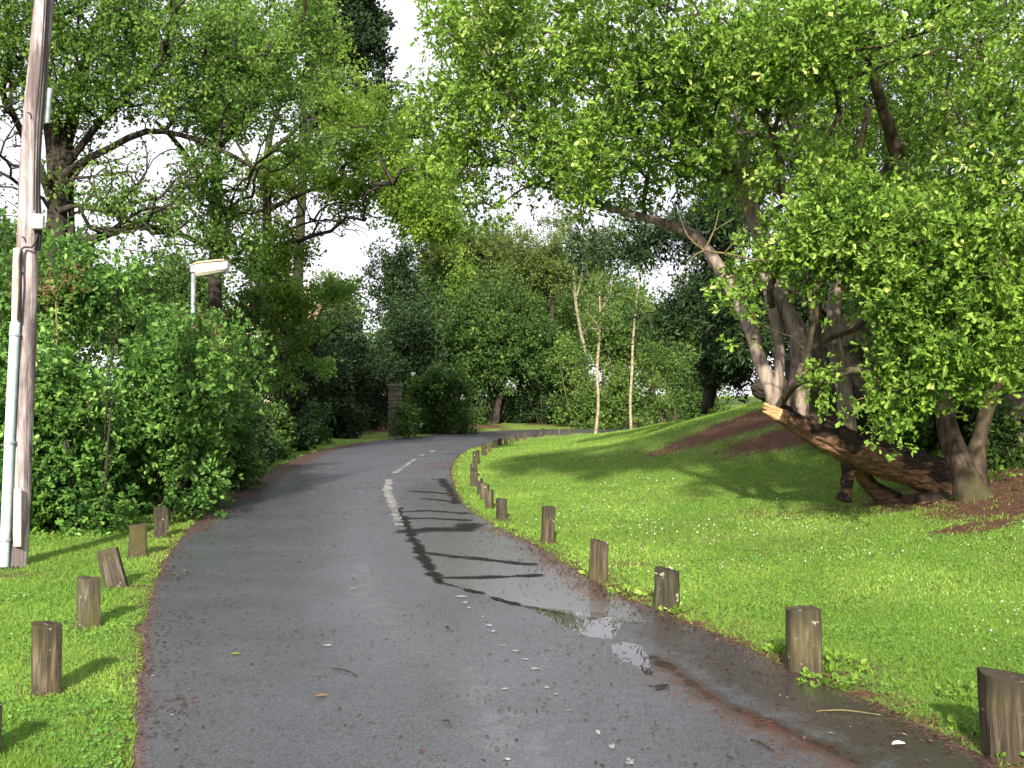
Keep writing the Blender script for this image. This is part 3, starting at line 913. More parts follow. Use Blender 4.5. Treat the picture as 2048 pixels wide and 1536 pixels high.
    blobs = [
        # leafy wall on the right
        B(1640, 460, 9.8, 120, 60, .7, 26), B(1800, 500, 9.4, 160, 90, .9, 52), B(1980, 480, 9.0, 150, 130, .9, 56), B(1790, 600, 9.3, 60, 40, .5, 18),
        B(1880, 640, 9.3, 95, 65, .7, 34), B(1950, 680, 9.0, 120, 90, .8, 42), B(2060, 640, 8.7, 100, 150, .8, 34), B(1850, 720, 9.3, 60, 36, .5, 14),
        B(1880, 775, 9.2, 75, 45, .5, 20), B(1780, 725, 9.3, 45, 20, .3, 5), B(1890, 840, 9.2, 50, 22, .3, 7), B(1790, 848, 9.2, 55, 12, .25, 6),
        B(1655, 755, 9.8, 16, 14, .1, 3), B(1570, 500, 9.8, 60, 30, .5, 9), B(1500, 570, 9.9, 40, 14, .3, 5),
        B(1600, 590, 9.8, 45, 20, .3, 5), B(1620, 350, 10, 110, 50, .7, 20), B(1700, 440, 9.6, 90, 50, .5, 16), B(1980, 260, 9.2, 150, 150, 1.1, 58), B(1470, 640, 9.9, 25, 12, .2, 2),
        # upper mass
        B(1950, 60, 9.0, 170, 110, 1.1, 62), B(1700, 110, 9.4, 150, 90, 1.0, 52), B(1500, 130, 9.9, 150, 100, 1.1, 58), B(1620, 0, 9.6, 160, 70, 1.0, 44),
        B(1330, 60, 10.4, 140, 90, 1.1, 48), B(1150, 90, 11.2, 130, 110, 1.1, 54), B(1000, 130, 12, 100, 130, 1.2, 50), B(1330, 190, 10.6, 120, 60, .9, 34),
        B(905, 60, 12.5, 60, 120, 1.1, 34), B(880, 180, 12.6, 50, 60, .9, 14), B(1000, 20, 12.2, 100, 80, 1.1, 34), B(940, 270, 12.4, 90, 80, 1.0, 46), B(960, 370, 12.4, 80, 40, .9, 18), B(1070, 290, 11.8, 100, 70, 1.0, 50), B(1200, 270, 11.2, 100, 60, .9, 30),
        B(1370, 300, 10.9, 90, 50, .9, 20), B(1190, 345, 10.6, 60, 40, .5, 12), B(1460, 330, 10.9, 60, 40, .6, 9), B(1080, 370, 12, 80, 25, .8, 12),
        B(860, 220, 12.6, 40, 60, .8, 7), B(1000, 400, 12.6, 80, 25, .8, 10), B(1180, 400, 12.2, 60, 20, .8, 6), B(1330, 375, 12, 70, 25, .7, 9),
        B(1300, -160, 10, 330, 130, 1.8, 80), B(1700, -160, 9.5, 300, 130, 1.8, 80), B(2050, -140, 9, 250, 130, 1.6, 55), B(980, -110, 11.5, 120, 100, 1.5, 28),
        B(2200, 300, 9.5, 150, 350, 1.5, 70), B(2200, 700, 9.5, 120, 150, 1.2, 26),
    ]
    back = [B(2060, 120, 12, 200, 260, 1.2, 130), B(2080, 560, 11.5, 120, 200, 1.0, 50), B(1900, 230, 12.4, 230, 230, 1.2, 130), B(1650, 120, 12.8, 300, 200, 1.4, 140), B(1920, 560, 12.2, 170, 150, .9, 80), B(1350, 170, 13.2, 260, 170, 1.4, 120), B(1060, 200, 13.6, 160, 170, 1.4, 80),
            B(1150, 340, 13, 200, 60, 1.0, 40), B(1500, 330, 12.8, 150, 70, 1.0, 36), B(1750, 380, 12.4, 120, 80, .9, 36)]
    t1, d1 = in_blobs(blobs, rng, .5, (.85, -.10, 1.4))
    t2, d2 = in_blobs(back, rng, .5)
    targets, dirs = np.vstack([t1, t2]), np.vstack([d1, d2])
    ch = grow(tr, targets, rng, rtip=.0045, seg=.22, bow=.05, pw=.39)
    w = Wood()
    for p, r in ch: w.tube(p, r, 5, 0)
    w.build('branches', M['bark_branch'], e)
    w = Wood()
    # bare forked twigs in the gap to the left of the stems
    for kk, pts in enumerate(([(1530, 520, 9.8, .012), (1450, 505, 9.7, .011), (1410, 500, 9.6, .010), (1375, 470, 9.6, .008), (1360, 430, 9.5, .004)],
                [(1410, 500, 9.6, .009), (1430, 460, 9.6, .007), (1440, 420, 9.6, .003)], [(1410, 500, 9.6, .009), (1380, 520, 9.6, .006), (1350, 580, 9.6, .004)],
                [(1430, 460, 9.6, .006), (1470, 435, 9.6, .003)], [(1450, 505, 9.7, .008), (1480, 470, 9.6, .005), (1490, 445, 9.5, .003)],
                [(1800, 800, 9.6, .012), (1750, 790, 9.5, .008), (1710, 800, 9.5, .004)], [(1900, 760, 9.2, .012), (1980, 720, 9.0, .009), (2060, 690, 8.9, .008)])):
        if kk >= 5: w.build('bare_twig', M['bark_twig'], e); w = Wood()
        w.tube(*refine(*PT(*pts), .1, .02), sides=5)
    w.build('bare_twig', M['bark_twig'], e)
    foliage('crown', targets, M['leaf_near'], e, rng, twigs=9, per=9, rad=.28, size=.066, tmpl=OBO, up=.45, outward=dirs, width=1.0, rosette=True)
big_tree()

# ------------------------------------------------------------------ other trees on the right bank
def gz(x, y): return np.array([x, y, land1(x, y)])
def stand(px, dep): 
    x = (px - 1024) / F * dep; return gz(x, dep)

def T(px, dep, py_of_top, r0, lean=0, r1=.03, sway=0.15, seed=0):
    """plain trunk from the ground to a height"""
    b = stand(px, dep); top = P(px + lean, py_of_top, dep)
    rr = np.random.default_rng(seed)
    n = 6; q = np.linspace(0, 1, n)[:, None]
    pts = b + (top - b) * q + rr.normal(0, sway, (n, 3)) * np.sin(q * np.pi)
    pts[0, 2] -= .15
    return pts, r0 + (r1 - r0) * q[:, 0] ** .8

# dark pine behind the stems
b = stand(1660, 23)
plant('pine_tree', 'dark green pine behind the leaning tree, low boughs hanging left of the stems', 'tree', b,
      [T(1660, 23, -260, .22, 60, .05, .1, 3),
       PT((1650, 520, 22.95, 0.104), (1560, 450, 22.68, 0.091), (1450, 440, 22.28, 0.072), (1350, 470, 21.87, 0.052), (1250, 505, 21.60, 0.033), (1180, 530, 21.60, 0.016)),
       PT((1655, 620, 22.95, 0.091), (1540, 560, 22.41, 0.072), (1440, 560, 21.87, 0.052), (1370, 610, 21.60, 0.033), (1320, 650, 21.60, 0.016))],
      [B(1300, 470, 21.60, 100, 50, .9, 22), B(1210, 500, 21.60, 70, 40, .8, 9), B(1410, 450, 22.01, 90, 60, .9, 23), B(1330, 640, 21.60, 55, 45, .6, 14), B(1400, 590, 21.87, 60, 50, .7, 16),
       B(1290, 690, 21.47, 35, 22, .4, 4), B(1460, 640, 22.68, 60, 90, .9, 26), B(1500, 400, 22.68, 110, 80, 1.2, 50), B(1620, 400, 22.95, 150, 120, 1.5, 90), B(1600, 620, 23.49, 120, 110, 1.2, 70),
       B(1760, 560, 23.49, 130, 160, 1.2, 80), B(1620, 180, 22.95, 220, 150, 1.8, 90), B(1800, 250, 22.95, 200, 220, 1.8, 90)],
      M['leaf_conifer'], M['bark_dark'], 21, rtip=.008, sides=4, twigs=9, per=14, rad=.42, size=.17, tmpl=NEEDLE, up=.2, width=1.6)

# ivy clad tree at the edge of the wood
b = stand(1430, 27)
plant('ivy_clad_tree', 'ivy clad dark trunk leaning beside the bank, behind the lawn', 'tree', b,
      [PT((1415, 815, 27, .16), (1425, 770, 27, .14), (1450, 715, 27, .12), (1460, 620, 27, .10), (1450, 500, 27, .05)),
       PT((1408, 825, 27, .10), (1412, 780, 27.2, .08), (1420, 720, 27.4, .06))],
      [B(1455, 700, 27, 50, 45, .8, 70), B(1425, 740, 26.8, 22, 40, .4, 24), B(1470, 620, 27, 50, 60, 1, 60), B(1490, 740, 27.6, 40, 50, .8, 40), B(1450, 520, 27, 70, 60, 1.2, 50)],
      M['leaf_dark'], M['bark_dark'], 22, twigs=7, per=8, rad=.35, size=.10)

# two young birches on the crest of the lawn
for k, (px, py, tops, lab) in enumerate((
        (1193, 863, [(1191, 868, .058), (1197, 800, .050), (1195, 740, .052), (1199, 690, .045), (1201, 640, .034), (1199, 580, .02)], 'left one of two slim pale birches standing at the crest of the lawn'),
        (1262, 858, [(1262, 864, .052), (1260, 800, .046), (1264, 740, .048), (1265, 690, .042), (1271, 620, .034), (1280, 560, .022)], 'right one of two slim pale birches, the taller, at the crest of the lawn'))):
    h = hit(px, py); dep = min(h[1], 34.)
    bl = [B(px + 5, 640, dep, 45, 35, .7, 26), B(px + 8, 580, dep, 50, 45, .8, 26)] if k == 0 else [B(px + 10, 600, dep, 50, 50, .7, 20), B(px + 20, 520, dep, 55, 45, .8, 26)]
    plant('birch_tree', lab, 'tree', P(px, py, dep), [PT(*[(a, b_, dep, r) for a, b_, r in tops])], bl,
          M['leaf_hedge'], M['bark_birch'], 31 + k, group='young birches on the lawn', rtip=.006, woodlump=.05, twigs=6, per=6, rad=.5, size=.09, shell=.7)

# ------------------------------------------------------------------ left hand trees
b = stand(115, 21)
plant('spreading_tree', 'big many-limbed tree behind the utility pole, limbs arching against the sky', 'tree', b,
      [PT((112, 900, 21, 0.245), (112, 500, 21, 0.216), (112, 360, 21, 0.194), (100, 260, 21, 0.144), (85, 150, 20.8, 0.115), (60, 20, 20.5, 0.086), (40, -150, 20, 0.050)),
       PT((118, 340, 21, 0.144), (140, 250, 21, 0.130), (155, 170, 21, 0.108), (185, 60, 21, 0.086), (240, -60, 21, 0.058), (300, -200, 21, 0.029)),
       PT((125, 350, 21, 0.108), (160, 325, 20.7, .08), (220, 292, 20.4, .07), (290, 264, 20.2, .062), (360, 266, 20, .055), (430, 295, 20, 0.058), (500, 330, 20, 0.032)),
       PT((130, 330, 21, 0.086), (200, 240, 20.6, 0.072), (280, 160, 20.2, 0.058), (360, 130, 20, 0.043), (460, 110, 20, 0.029)),
       PT((105, 430, 21, 0.086), (150, 410, 20.6, 0.058), (215, 420, 20.4, 0.050), (270, 370, 20.2, 0.032), (290, 340, 20, 0.022)),
       PT((140, 480, 21, 0.072), (142, 330, 21.6, 0.058), (130, 200, 22, 0.036)),
       PT((110, 420, 21, 0.101), (60, 300, 20.6, 0.079), (0, 180, 20.2, 0.058), (-80, 60, 20, 0.036))],
      [B(60, 20, 20, 150, 110, 2.2, 110), B(250, 40, 20, 170, 110, 2.2, 130), B(420, 90, 19.6, 140, 100, 2, 90), B(200, 160, 20, 130, 60, 1.6, 60),
       B(330, 190, 19.8, 120, 45, 1.4, 50), B(20, 130, 20, 80, 80, 1.5, 44), B(150, -170, 20, 320, 130, 2.8, 160), B(90, 470, 20, 80, 40, 1.2, 24), B(240, 420, 20, 120, 40, 1.2, 34),
       B(420, 340, 20, 60, 40, 1, 14), B(-60, 260, 20, 60, 200, 1.6, 40), B(250, 330, 20.5, 120, 60, 1.5, 14), B(330, 470, 20, 120, 40, 1.3, 26), B(150, 230, 20.6, 110, 50, 1.5, 26), B(480, 210, 20, 80, 60, 1.4, 30), B(90, 350, 20.5, 50, 50, 1, 10)],
      M['leaf_left'], M['bark_dark'], 41, bare=[B(240, 360, 20.5, 170, 80, 1.6, 110), B(300, 460, 20.5, 180, 50, 1.4, 70), B(60, 300, 20.5, 90, 120, 1.5, 50)], rtip=.010, twigs=8, per=9, rad=.50, size=.078, bow=.1, shell=.55)

b = stand(432, 23)
plant('slender_tree', 'slender leafy tree right of the big many-limbed tree, fresh green crown', 'tree', b,
      [PT((432, 900, 23, 0.173), (430, 480, 23, 0.151), (432, 330, 23, 0.130), (425, 240, 23, 0.108), (440, 140, 23, 0.079), (470, 0, 23, 0.050), (500, -140, 23, 0.029)),
       PT((430, 420, 23, 0.079), (385, 330, 22.8, 0.065), (340, 270, 22.5, 0.050), (310, 240, 22.3, 0.036)),
       PT((432, 300, 23, 0.072), (500, 220, 22.6, 0.058), (560, 140, 22.4, 0.043), (600, 60, 22.3, 0.029)),
       PT((430, 500, 23, 0.065), (340, 460, 22.5, 0.050), (250, 440, 22, 0.036), (200, 400, 22, 0.022))],
      [B(470, 60, 22, 130, 100, 2, 100), B(560, 160, 21.8, 110, 90, 1.8, 95), B(420, 170, 22, 110, 70, 1.6, 55), B(600, 260, 21.8, 90, 60, 1.5, 48), B(520, -100, 22, 200, 130, 2.4, 90),
       B(330, 440, 22, 110, 35, 1.3, 34), B(430, 250, 22.4, 70, 60, 1.2, 34), B(400, 400, 22, 80, 50, 1.3, 34), B(470, 330, 22, 70, 60, 1.3, 30), B(300, 80, 22, 110, 70, 1.5, 50), B(620, 60, 22.5, 60, 60, 1.2, 24), B(470, 500, 22, 80, 40, 1.2, 26), B(540, 270, 22, 60, 50, 1.2, 24)],
      M['leaf_left'], M['bark_dark'], 42, bare=[B(400, 350, 22, 130, 110, 1.6, 80), B(500, 400, 22, 90, 120, 1.4, 40)], rtip=.009, twigs=8, per=9, rad=.45, size=.085, bow=.1, shell=.55)

b = stand(545, 30)
plant('roadside_tree', 'light green tree with a thin forked trunk just left of the sky gap', 'tree', b,
      [PT((560, 900, 29.82, 0.204), (540, 620, 29.82, 0.180), (535, 500, 29.82, 0.156), (533, 380, 29.82, 0.132), (535, 290, 29.82, 0.108), (560, 200, 29.82, 0.072), (590, 90, 29.82, 0.042)),
       PT((535, 300, 29.82, 0.072), (575, 275, 29.54, 0.066), (610, 240, 29.25, 0.054), (660, 200, 28.97, 0.036)),
       PT((535, 390, 29.82, 0.072), (500, 330, 29.82, 0.054), (470, 280, 29.82, 0.036)),
       PT((536, 420, 29.82, 0.084), (620, 380, 28.97, 0.060), (700, 370, 28.40, 0.048), (790, 390, 27.83, 0.036), (860, 430, 27.26, 0.018)),
       PT((540, 480, 29.82, 0.048), (600, 450, 29.54, 0.036), (640, 440, 29.25, 0.024))],
      [B(800, 420, 27.8, 70, 50, 1.2, 44), B(880, 470, 27.5, 50, 60, 1, 40), B(870, 400, 27.6, 50, 50, 1, 30), B(760, 240, 28, 60, 50, 1.2, 24), B(900, 540, 27.5, 28, 30, .6, 12), B(680, 420, 28.5, 50, 30, 1, 14), B(640, 150, 29.25, 70, 110, 1.4, 69), B(700, 220, 28.97, 50, 60, 1.2, 30), B(560, 620, 28, 70, 60, 1.2, 50), B(520, 540, 28.5, 60, 50, 1.2, 40), B(540, 350, 29.54, 70, 60, 1.2, 45), B(620, 330, 28.97, 80, 55, 1.3, 57), B(880, 330, 20, 50, 60, 1, 20), B(720, 300, 28.40, 80, 50, 1.3, 45),
       B(800, 350, 27.83, 70, 60, 1.2, 63), B(850, 430, 27.55, 50, 60, 1.0, 51), B(870, 500, 27.55, 32, 50, .7, 25), B(570, 500, 29.25, 50, 50, 1, 30), B(600, 440, 29.25, 50, 50, 1, 21),
       B(700, 370, 28.40, 90, 35, 1.2, 42), B(830, 310, 28.40, 60, 40, 1, 24), B(640, 10, 29.82, 90, 80, 1.4, 57), B(490, 420, 29.54, 50, 50, 1, 21)],
      M['leaf_lime'], M['bark_dark'], 43, bare=[B(680, 440, 28, 110, 40, 1.4, 60), B(730, 400, 28, 100, 60, 1.2, 30), B(600, 380, 28, 90, 90, 1.4, 40)], rtip=.008, twigs=8, per=8, rad=.46, size=.10, bow=.1, shell=.6)

# low overhanging branch, yellow green leaves above the dark hollow
b = stand(560, 28.5)
plant('overhanging_tree', 'small tree with lime green leaves overhanging the dark hollow left of the road', 'tree', b,
      [PT((570, 870, 28.5, .16), (575, 760, 28.5, .14), (590, 660, 28.5, .11), (610, 590, 28.5, .07)), PT((580, 740, 28.5, .08), (640, 680, 27.9, .06), (680, 650, 27.5, .03))],
      [B(600, 600, 28, 100, 45, 1.4, 32), B(660, 660, 27.5, 50, 60, .9, 34), B(590, 700, 27.7, 70, 55, 1.1, 22), B(540, 600, 28.1, 70, 60, 1.2, 22), B(680, 590, 27.7, 40, 35, .8, 16), B(650, 735, 27.4, 50, 26, .6, 16), B(560, 760, 27.6, 50, 30, .8, 14)],
      M['leaf_left'], M['bark_dark'], 44, rtip=.007, twigs=7, per=8, rad=.36, size=.10, shell=.8)

# dark conifer high behind, left of the sky gap
b = stand(575, 46)
plant('tall_conifer', 'tall dark conifer with flat foliage plates beside the bright sky gap', 'tree', b,
      [T(575, 46, -160, .35, 60, .08, .1, 9), PT((600, 330, 46, .2), (640, 190, 46, .16), (700, 60, 46, .12), (715, -60, 46, .06))],
      [B(700, 20, 46, 70, 50, 2, 50), B(660, 80, 46, 70, 40, 2, 40), B(720, 110, 46, 60, 30, 2, 36), B(700, 170, 45.6, 70, 25, 2, 34), B(760, 195, 45.4, 45, 18, 1.5, 20), B(640, 190, 46, 50, 30, 1.6, 20),
       B(690, 240, 46, 70, 16, 2, 18), B(810, 255, 45, 40, 22, 1.2, 16), B(700, -60, 46, 80, 70, 2.4, 44), B(620, 10, 46, 45, 40, 2, 16), B(720, 60, 46, 50, 30, 1.6, 24)],
      M['leaf_conifer'], M['bark_dark'], 45, rtip=.02, sides=4, twigs=9, per=12, rad=.62, size=.20, width=.9, up=.5)

# ------------------------------------------------------------------ trees and shrubs beyond the bend
def crown_tree(name, label, px, dep, top, bot, hw, mat, bark, seed, n=120, size=.16, rad=.7, cat='tree', group=None, r0=.2,
               twigs=7, per=8, sub_=7, shell=.5, rz=None, trunks=None, tmpl=QUAD, up=.4, pale=None, kw={}):
    rr = np.random.default_rng(seed)
    b_ = stand(px, dep)
    cyy, hh = (top + bot) / 2, (bot - top) / 2
    rz = rz or hw * dep / F * .8
    bl = []
    for k in range(sub_):
        a = rr.uniform(0, 2 * np.pi); q = rr.uniform(.1, .72)
        f = rr.uniform(.32, .60)
        x = px + math.cos(a) * q * hw; y = cyy + math.sin(a) * q * hh
        c = P(x, y, dep + rr.uniform(-.5, .5) * rz)
        bl.append((c, (hw * f * dep / F, rz * f, hh * f * dep / F), max(3, int(n / sub_ * rr.uniform(.7, 1.3)))))
    if trunks is None:
        trunks = [T(px, dep, cyy - hh * .45, r0, rr.uniform(-.3, .3) * hw, r0 * .3, .12, seed)]
    plant(name, label, cat, b_, trunks, bl, mat, bark, seed, group=group, twigs=twigs, per=per, rad=rad, size=size, shell=shell,
          sides=3, rtip=.009, tmpl=tmpl, up=up, holes=(.35, -.30, 1.25) if top > 500 else (.5, -.18, 1.3), **kw)

g1 = 'trees beyond the bend'
TREES = [
    # name, label, px, depth, top, bottom, halfwidth, mat, bark, n, size
    ('columnar_tree', 'narrow dark ivy covered tree rising to a point beside the white sky gap', 787, 50, 462, 740, 50, 'leaf_dark', 'bark_dark', 150, .15),
    ('broadleaf_tree', 'grey green tree just right of the narrow dark tree, above the stone pillar', 885, 56, 400, 680, 85, 'leaf_olive', 'bark_brown', 290, .14),
    ('broadleaf_tree', 'thin crowned olive tree in the middle of the wood, sky showing through', 985, 58, 385, 640, 100, 'leaf_olive', 'bark_pale', 260, .14),
    ('broadleaf_tree', 'olive yellow tree with a dark arching limb over a small hole of sky', 1085, 52, 405, 640, 90, 'leaf_olive', 'bark_dark', 290, .13),
    ('broadleaf_tree', 'feathery pale tree high behind the sagging pine bough', 1210, 66, 430, 640, 120, 'leaf_hedge', 'bark_pale', 110, .15),
    ('broadleaf_tree', 'distant grey green tree on the skyline low in the white sky gap', 700, 85, 545, 660, 90, 'leaf_olive', 'bark_brown', 120, .25),
    ('broadleaf_tree', 'dark tree far left behind the street lamp', 330, 40, 490, 700, 150, 'leaf_mid', 'bark_dark', 170, .16),
    ('broadleaf_tree', 'dark tree behind the left edge bushes and the utility pole', 40, 34, 400, 700, 150, 'leaf_mid', 'bark_dark', 170, .16),
    ('broadleaf_tree', 'green tree filling the wood directly right of the tall birch', 1350, 54, 560, 820, 110, 'leaf_hedge', 'bark_brown', 200, .17),
    ('broadleaf_tree', 'pale green tree behind the two birches', 1230, 56, 560, 800, 110, 'leaf_hedge', 'bark_pale', 190, .17),
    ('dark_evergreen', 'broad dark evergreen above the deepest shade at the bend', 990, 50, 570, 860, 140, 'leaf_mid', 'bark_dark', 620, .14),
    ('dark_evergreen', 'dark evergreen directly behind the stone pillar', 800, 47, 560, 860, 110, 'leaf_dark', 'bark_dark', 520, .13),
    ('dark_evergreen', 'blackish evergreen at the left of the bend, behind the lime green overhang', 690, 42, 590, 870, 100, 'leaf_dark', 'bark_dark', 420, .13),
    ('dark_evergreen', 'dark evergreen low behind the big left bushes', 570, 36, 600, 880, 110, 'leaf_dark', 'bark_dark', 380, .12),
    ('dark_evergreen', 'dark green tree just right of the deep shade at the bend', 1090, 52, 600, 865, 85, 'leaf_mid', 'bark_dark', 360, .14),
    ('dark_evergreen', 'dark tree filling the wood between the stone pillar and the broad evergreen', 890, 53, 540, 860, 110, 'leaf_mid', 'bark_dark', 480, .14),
    ('broadleaf_tree', 'olive tree showing over the broad dark evergreen at the bend', 1040, 60, 500, 780, 130, 'leaf_olive', 'bark_dark', 330, .15),
    ('broadleaf_tree', 'grey green tree behind the dark evergreens, above the pillar', 860, 62, 520, 780, 130, 'leaf_olive', 'bark_dark', 300, .15),
    ('broadleaf_tree', 'tall thin crowned tree whose fine top closes the sky over the bend', 940, 64, 390, 700, 90, 'leaf_hedge', 'bark_brown', 260, .14),
    ('broadleaf_tree', 'hazy olive tree crown between the pine bough and the bend', 1130, 66, 390, 700, 90, 'leaf_olive', 'bark_pale', 270, .14),
    ('broadleaf_tree', 'pale green tree filling the gap behind the right birch', 1300, 64, 520, 800, 100, 'leaf_hedge', 'bark_pale', 170, .15),
    ('broadleaf_tree', 'mid green tree behind the bare pale limbs', 1150, 62, 560, 840, 110, 'leaf_hedge', 'bark_dark', 300, .16),
    ('broadleaf_tree', 'hazy green tree at the far right of the wood, beside the ivy clad trunk', 1430, 56, 540, 830, 90, 'leaf_hedge', 'bark_dark', 220, .16),
]
for k, (nm, lab, px, dep, top, bot, hw, mt, bk, n, sz) in enumerate(TREES):
    crown_tree(nm, lab, px, dep, top, bot, hw, M[mt], M[bk], 100 + k, n=n, size=sz, rad=.62 if sz < .2 else .9, group=g1, sub_=9)

# pale bare-limbed tree (limbs drawn one by one)
b = stand(1165, 53)
plant('bare_limbed_tree', 'tree with pale almost leafless limbs left of the birches', 'tree', b,
      [PT((1172, 860, 53, 0.105), (1172, 720, 53, 0.098), (1160, 660, 53, 0.090), (1150, 590, 53, 0.083), (1145, 520, 53, 0.060), (1132, 470, 53, 0.038), (1125, 430, 53, 0.022)),
       PT((1152, 600, 53, 0.053), (1165, 540, 53, 0.045), (1160, 480, 53, 0.030)), PT((1165, 670, 53, 0.053), (1185, 640, 53, 0.045), (1220, 590, 53, 0.038), (1225, 530, 53, 0.022)),
       PT((1150, 590, 53, 0.038), (1125, 550, 53, 0.030), (1115, 500, 53, 0.022))],
      [B(1150, 560, 53, 70, 90, 1.2, 34), B(1200, 620, 53, 50, 50, 1.0, 22), B(1130, 480, 53, 50, 40, 1, 14)],
      M['leaf_hedge'], M['bark_pale'], 61, rtip=.014, twigs=6, per=6, rad=.6, size=.13, shell=.8, sides=4)

def shrub(name, label, px, py_base, dep, top, hw, mat, seed, n=120, size=.09, rad=.35, group=None, bark='bark_dark', per=8, twigs=8, rz=1.0,
          sub_=9, tmpl=QUAD, extra=None):
    rr = np.random.default_rng(seed)
    b_ = stand(px, dep)
    bot = 790 + (CZ - b_[2]) * F / dep
    H = (bot - top); bl = []
    for k in range(sub_):
        q = rr.uniform(-.75, .75); v = rr.uniform(.12, .80) if k % 3 else rr.uniform(.02, .16)
        fw = .30 + .15 * rr.random()
        y = bot - H * v * (1 - .35 * q * q)
        bl.append((P(px + q * hw, y, dep + rr.uniform(-.6, .6) * rz), (hw * fw * dep / F * 1.15, rz * .55, H * .24 * dep / F), max(3, int(n / sub_))))
    stems = []
    for k in range(5):
        q = rr.uniform(-.4, .4)
        base_ = b_ + np.array([q * .4, rr.uniform(-.2, .2), -.08])
        mid = P(px + q * hw, bot - H * .4, dep + rr.uniform(-.3, .3)); tp = P(px + q * 1.6 * hw, bot - H * .75, dep + rr.uniform(-.3, .3))
        stems.append((np.array([base_, mid, tp]), np.array([.022, .016, .008]) * (dep / 14) ** .3))
    e = plant(name, label, 'bush', b_, stems, bl, M[mat], M[bark], seed, group=group, crown='foliage', trunk='stems', rtip=.005, sides=4, twigs=twigs, per=per,
              rad=rad, size=size, holes=(1.1, -.26, 1.55) if dep < 20 else (.5, -.12, 1.35), shell=.45, tmpl=tmpl, up=.55, rosette=tmpl is LEAF)
    return e

gb = 'bushes along the left of the road'
shrub('elder_bush', 'fresh green bush at the left frame edge, behind the utility pole', 20, 0, 11.4, 640, 150, 'leaf_bush', 201, 250, .075, .28, gb, tmpl=LEAF, rz=.9)
shrub('elder_bush', 'bright leafy bush low over the grass, directly behind the left row of posts', 190, 0, 11.6, 700, 150, 'leaf_bush', 202, 300, .075, .28, gb, tmpl=LEAF, rz=.9)
shrub('elder_bush', 'large dark based bush reaching down to the road edge, right of the farthest left post', 335, 0, 13.2, 640, 130, 'leaf_bush', 203, 330, .07, .30, gb, tmpl=LEAF, rz=1.0)
shrub('elder_bush', 'tall bush under the street lamp, brown dead twigs showing in it', 330, 0, 15.4, 545, 165, 'leaf_bush', 204, 430, .075, .36, gb, tmpl=LEAF, rz=1.2)
shrub('elder_bush', 'tall bush beside the utility pole, below the white junction box', 150, 0, 13.6, 480, 150, 'leaf_bush', 205, 420, .075, .36, gb, tmpl=LEAF, rz=1.1)
shrub('elder_bush', 'rounded bush where the green mass drops to the dark hollow', 425, 0, 17.0, 640, 70, 'leaf_mid', 206, 210, .085, .34, gb, rz=1.1)
shrub('elder_bush', 'tall bush reaching above the left frame edge behind the pole', -40, 0, 13.5, 470, 130, 'leaf_bush', 207, 200, .085, .38, gb, tmpl=LEAF, rz=1.1)
shrub('low_bush', 'low green bush in the shade at the foot of the dark hollow', 525, 0, 25, 800, 42, 'leaf_mid', 208, 90, .09, .30, gb, rz=.8)
shrub('low_bush', 'low soft bush on the verge between the hollow and the stone pillar', 612, 0, 31.5, 800, 42, 'leaf_mid', 209, 80, .10, .34, gb, rz=.8)
shrub('low_bush', 'dark low bush just left of the stone pillar', 700, 0, 38, 800, 40, 'leaf_dark', 210, 80, .11, .36, gb, rz=.8)
# brown dead sprays in the bushes
def dead_spray():
    rng = np.random.default_rng(77)
    for px, py, dep, w_, h_, lab in ((385, 690, 13.6, 45, 40, 'brown dead twiggy bush in front of the green bushes under the street lamp'),
                                   (110, 575, 12.2, 45, 20, 'brown dead twiggy bush beside the utility pole, level with its pale casing')):
        b_ = stand(px, dep)
        plant('dead_bush', lab, 'bush', b_, [PT((px, 1000, dep + .3, .02), (px + 8, 850, dep + .2, .015), (px, py + 20, dep, .008))],
              [B(px, py, dep, w_ * 1.5, h_ * 1.5, .35, 30)], M['leaf_dead'], M['bark_twig'], int(px), crown='foliage', trunk='stems', rtip=.004, sides=4, twigs=5, per=4, rad=.24, size=.035)
dead_spray()

gs = 'shrubs around the bend'
shrub('rhododendron_bush', 'rounded mid green flowering bush just right of the stone pillar, leaning over the road', 880, 0, 41, 725, 62, 'leaf_mid', 221, 170, .13, .42, gs, rz=1.2)
shrub('rhododendron_bush', 'small green bush at the foot of the stone pillar on its right', 830, 0, 40.5, 800, 28, 'leaf_mid', 222, 45, .11, .34, gs, rz=.7)
shrub('hedge_bush', 'light green bush left of the nearer birch, behind the last posts', 1150, 0, 48, 660, 60, 'leaf_hedge', 223, 150, .13, .45, gs, rz=1.2, bark='bark_brown')
shrub('hedge_bush', 'light green bush between the two birches', 1230, 0, 47, 670, 65, 'leaf_hedge', 224, 170, .13, .45, gs, rz=1.2, bark='bark_brown')
shrub('hedge_bush', 'light green bush right of the two birches along the crest of the lawn', 1330, 0, 47, 670, 75, 'leaf_hedge', 225, 190, .13, .45, gs, rz=1.2, bark='bark_brown')
shrub('hedge_bush', 'green bush by the ivy clad trunk at the end of the lawn', 1400, 0, 42, 690, 50, 'leaf_mid', 226, 130, .12, .42, gs, rz=1.2)
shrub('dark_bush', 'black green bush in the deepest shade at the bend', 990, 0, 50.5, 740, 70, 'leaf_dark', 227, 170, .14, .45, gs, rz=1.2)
shrub('dark_bush', 'dark bush just left of the light bushes at the bend', 1085, 0, 50.5, 740, 60, 'leaf_dark', 228, 150, .14, .45, gs, rz=1.2)
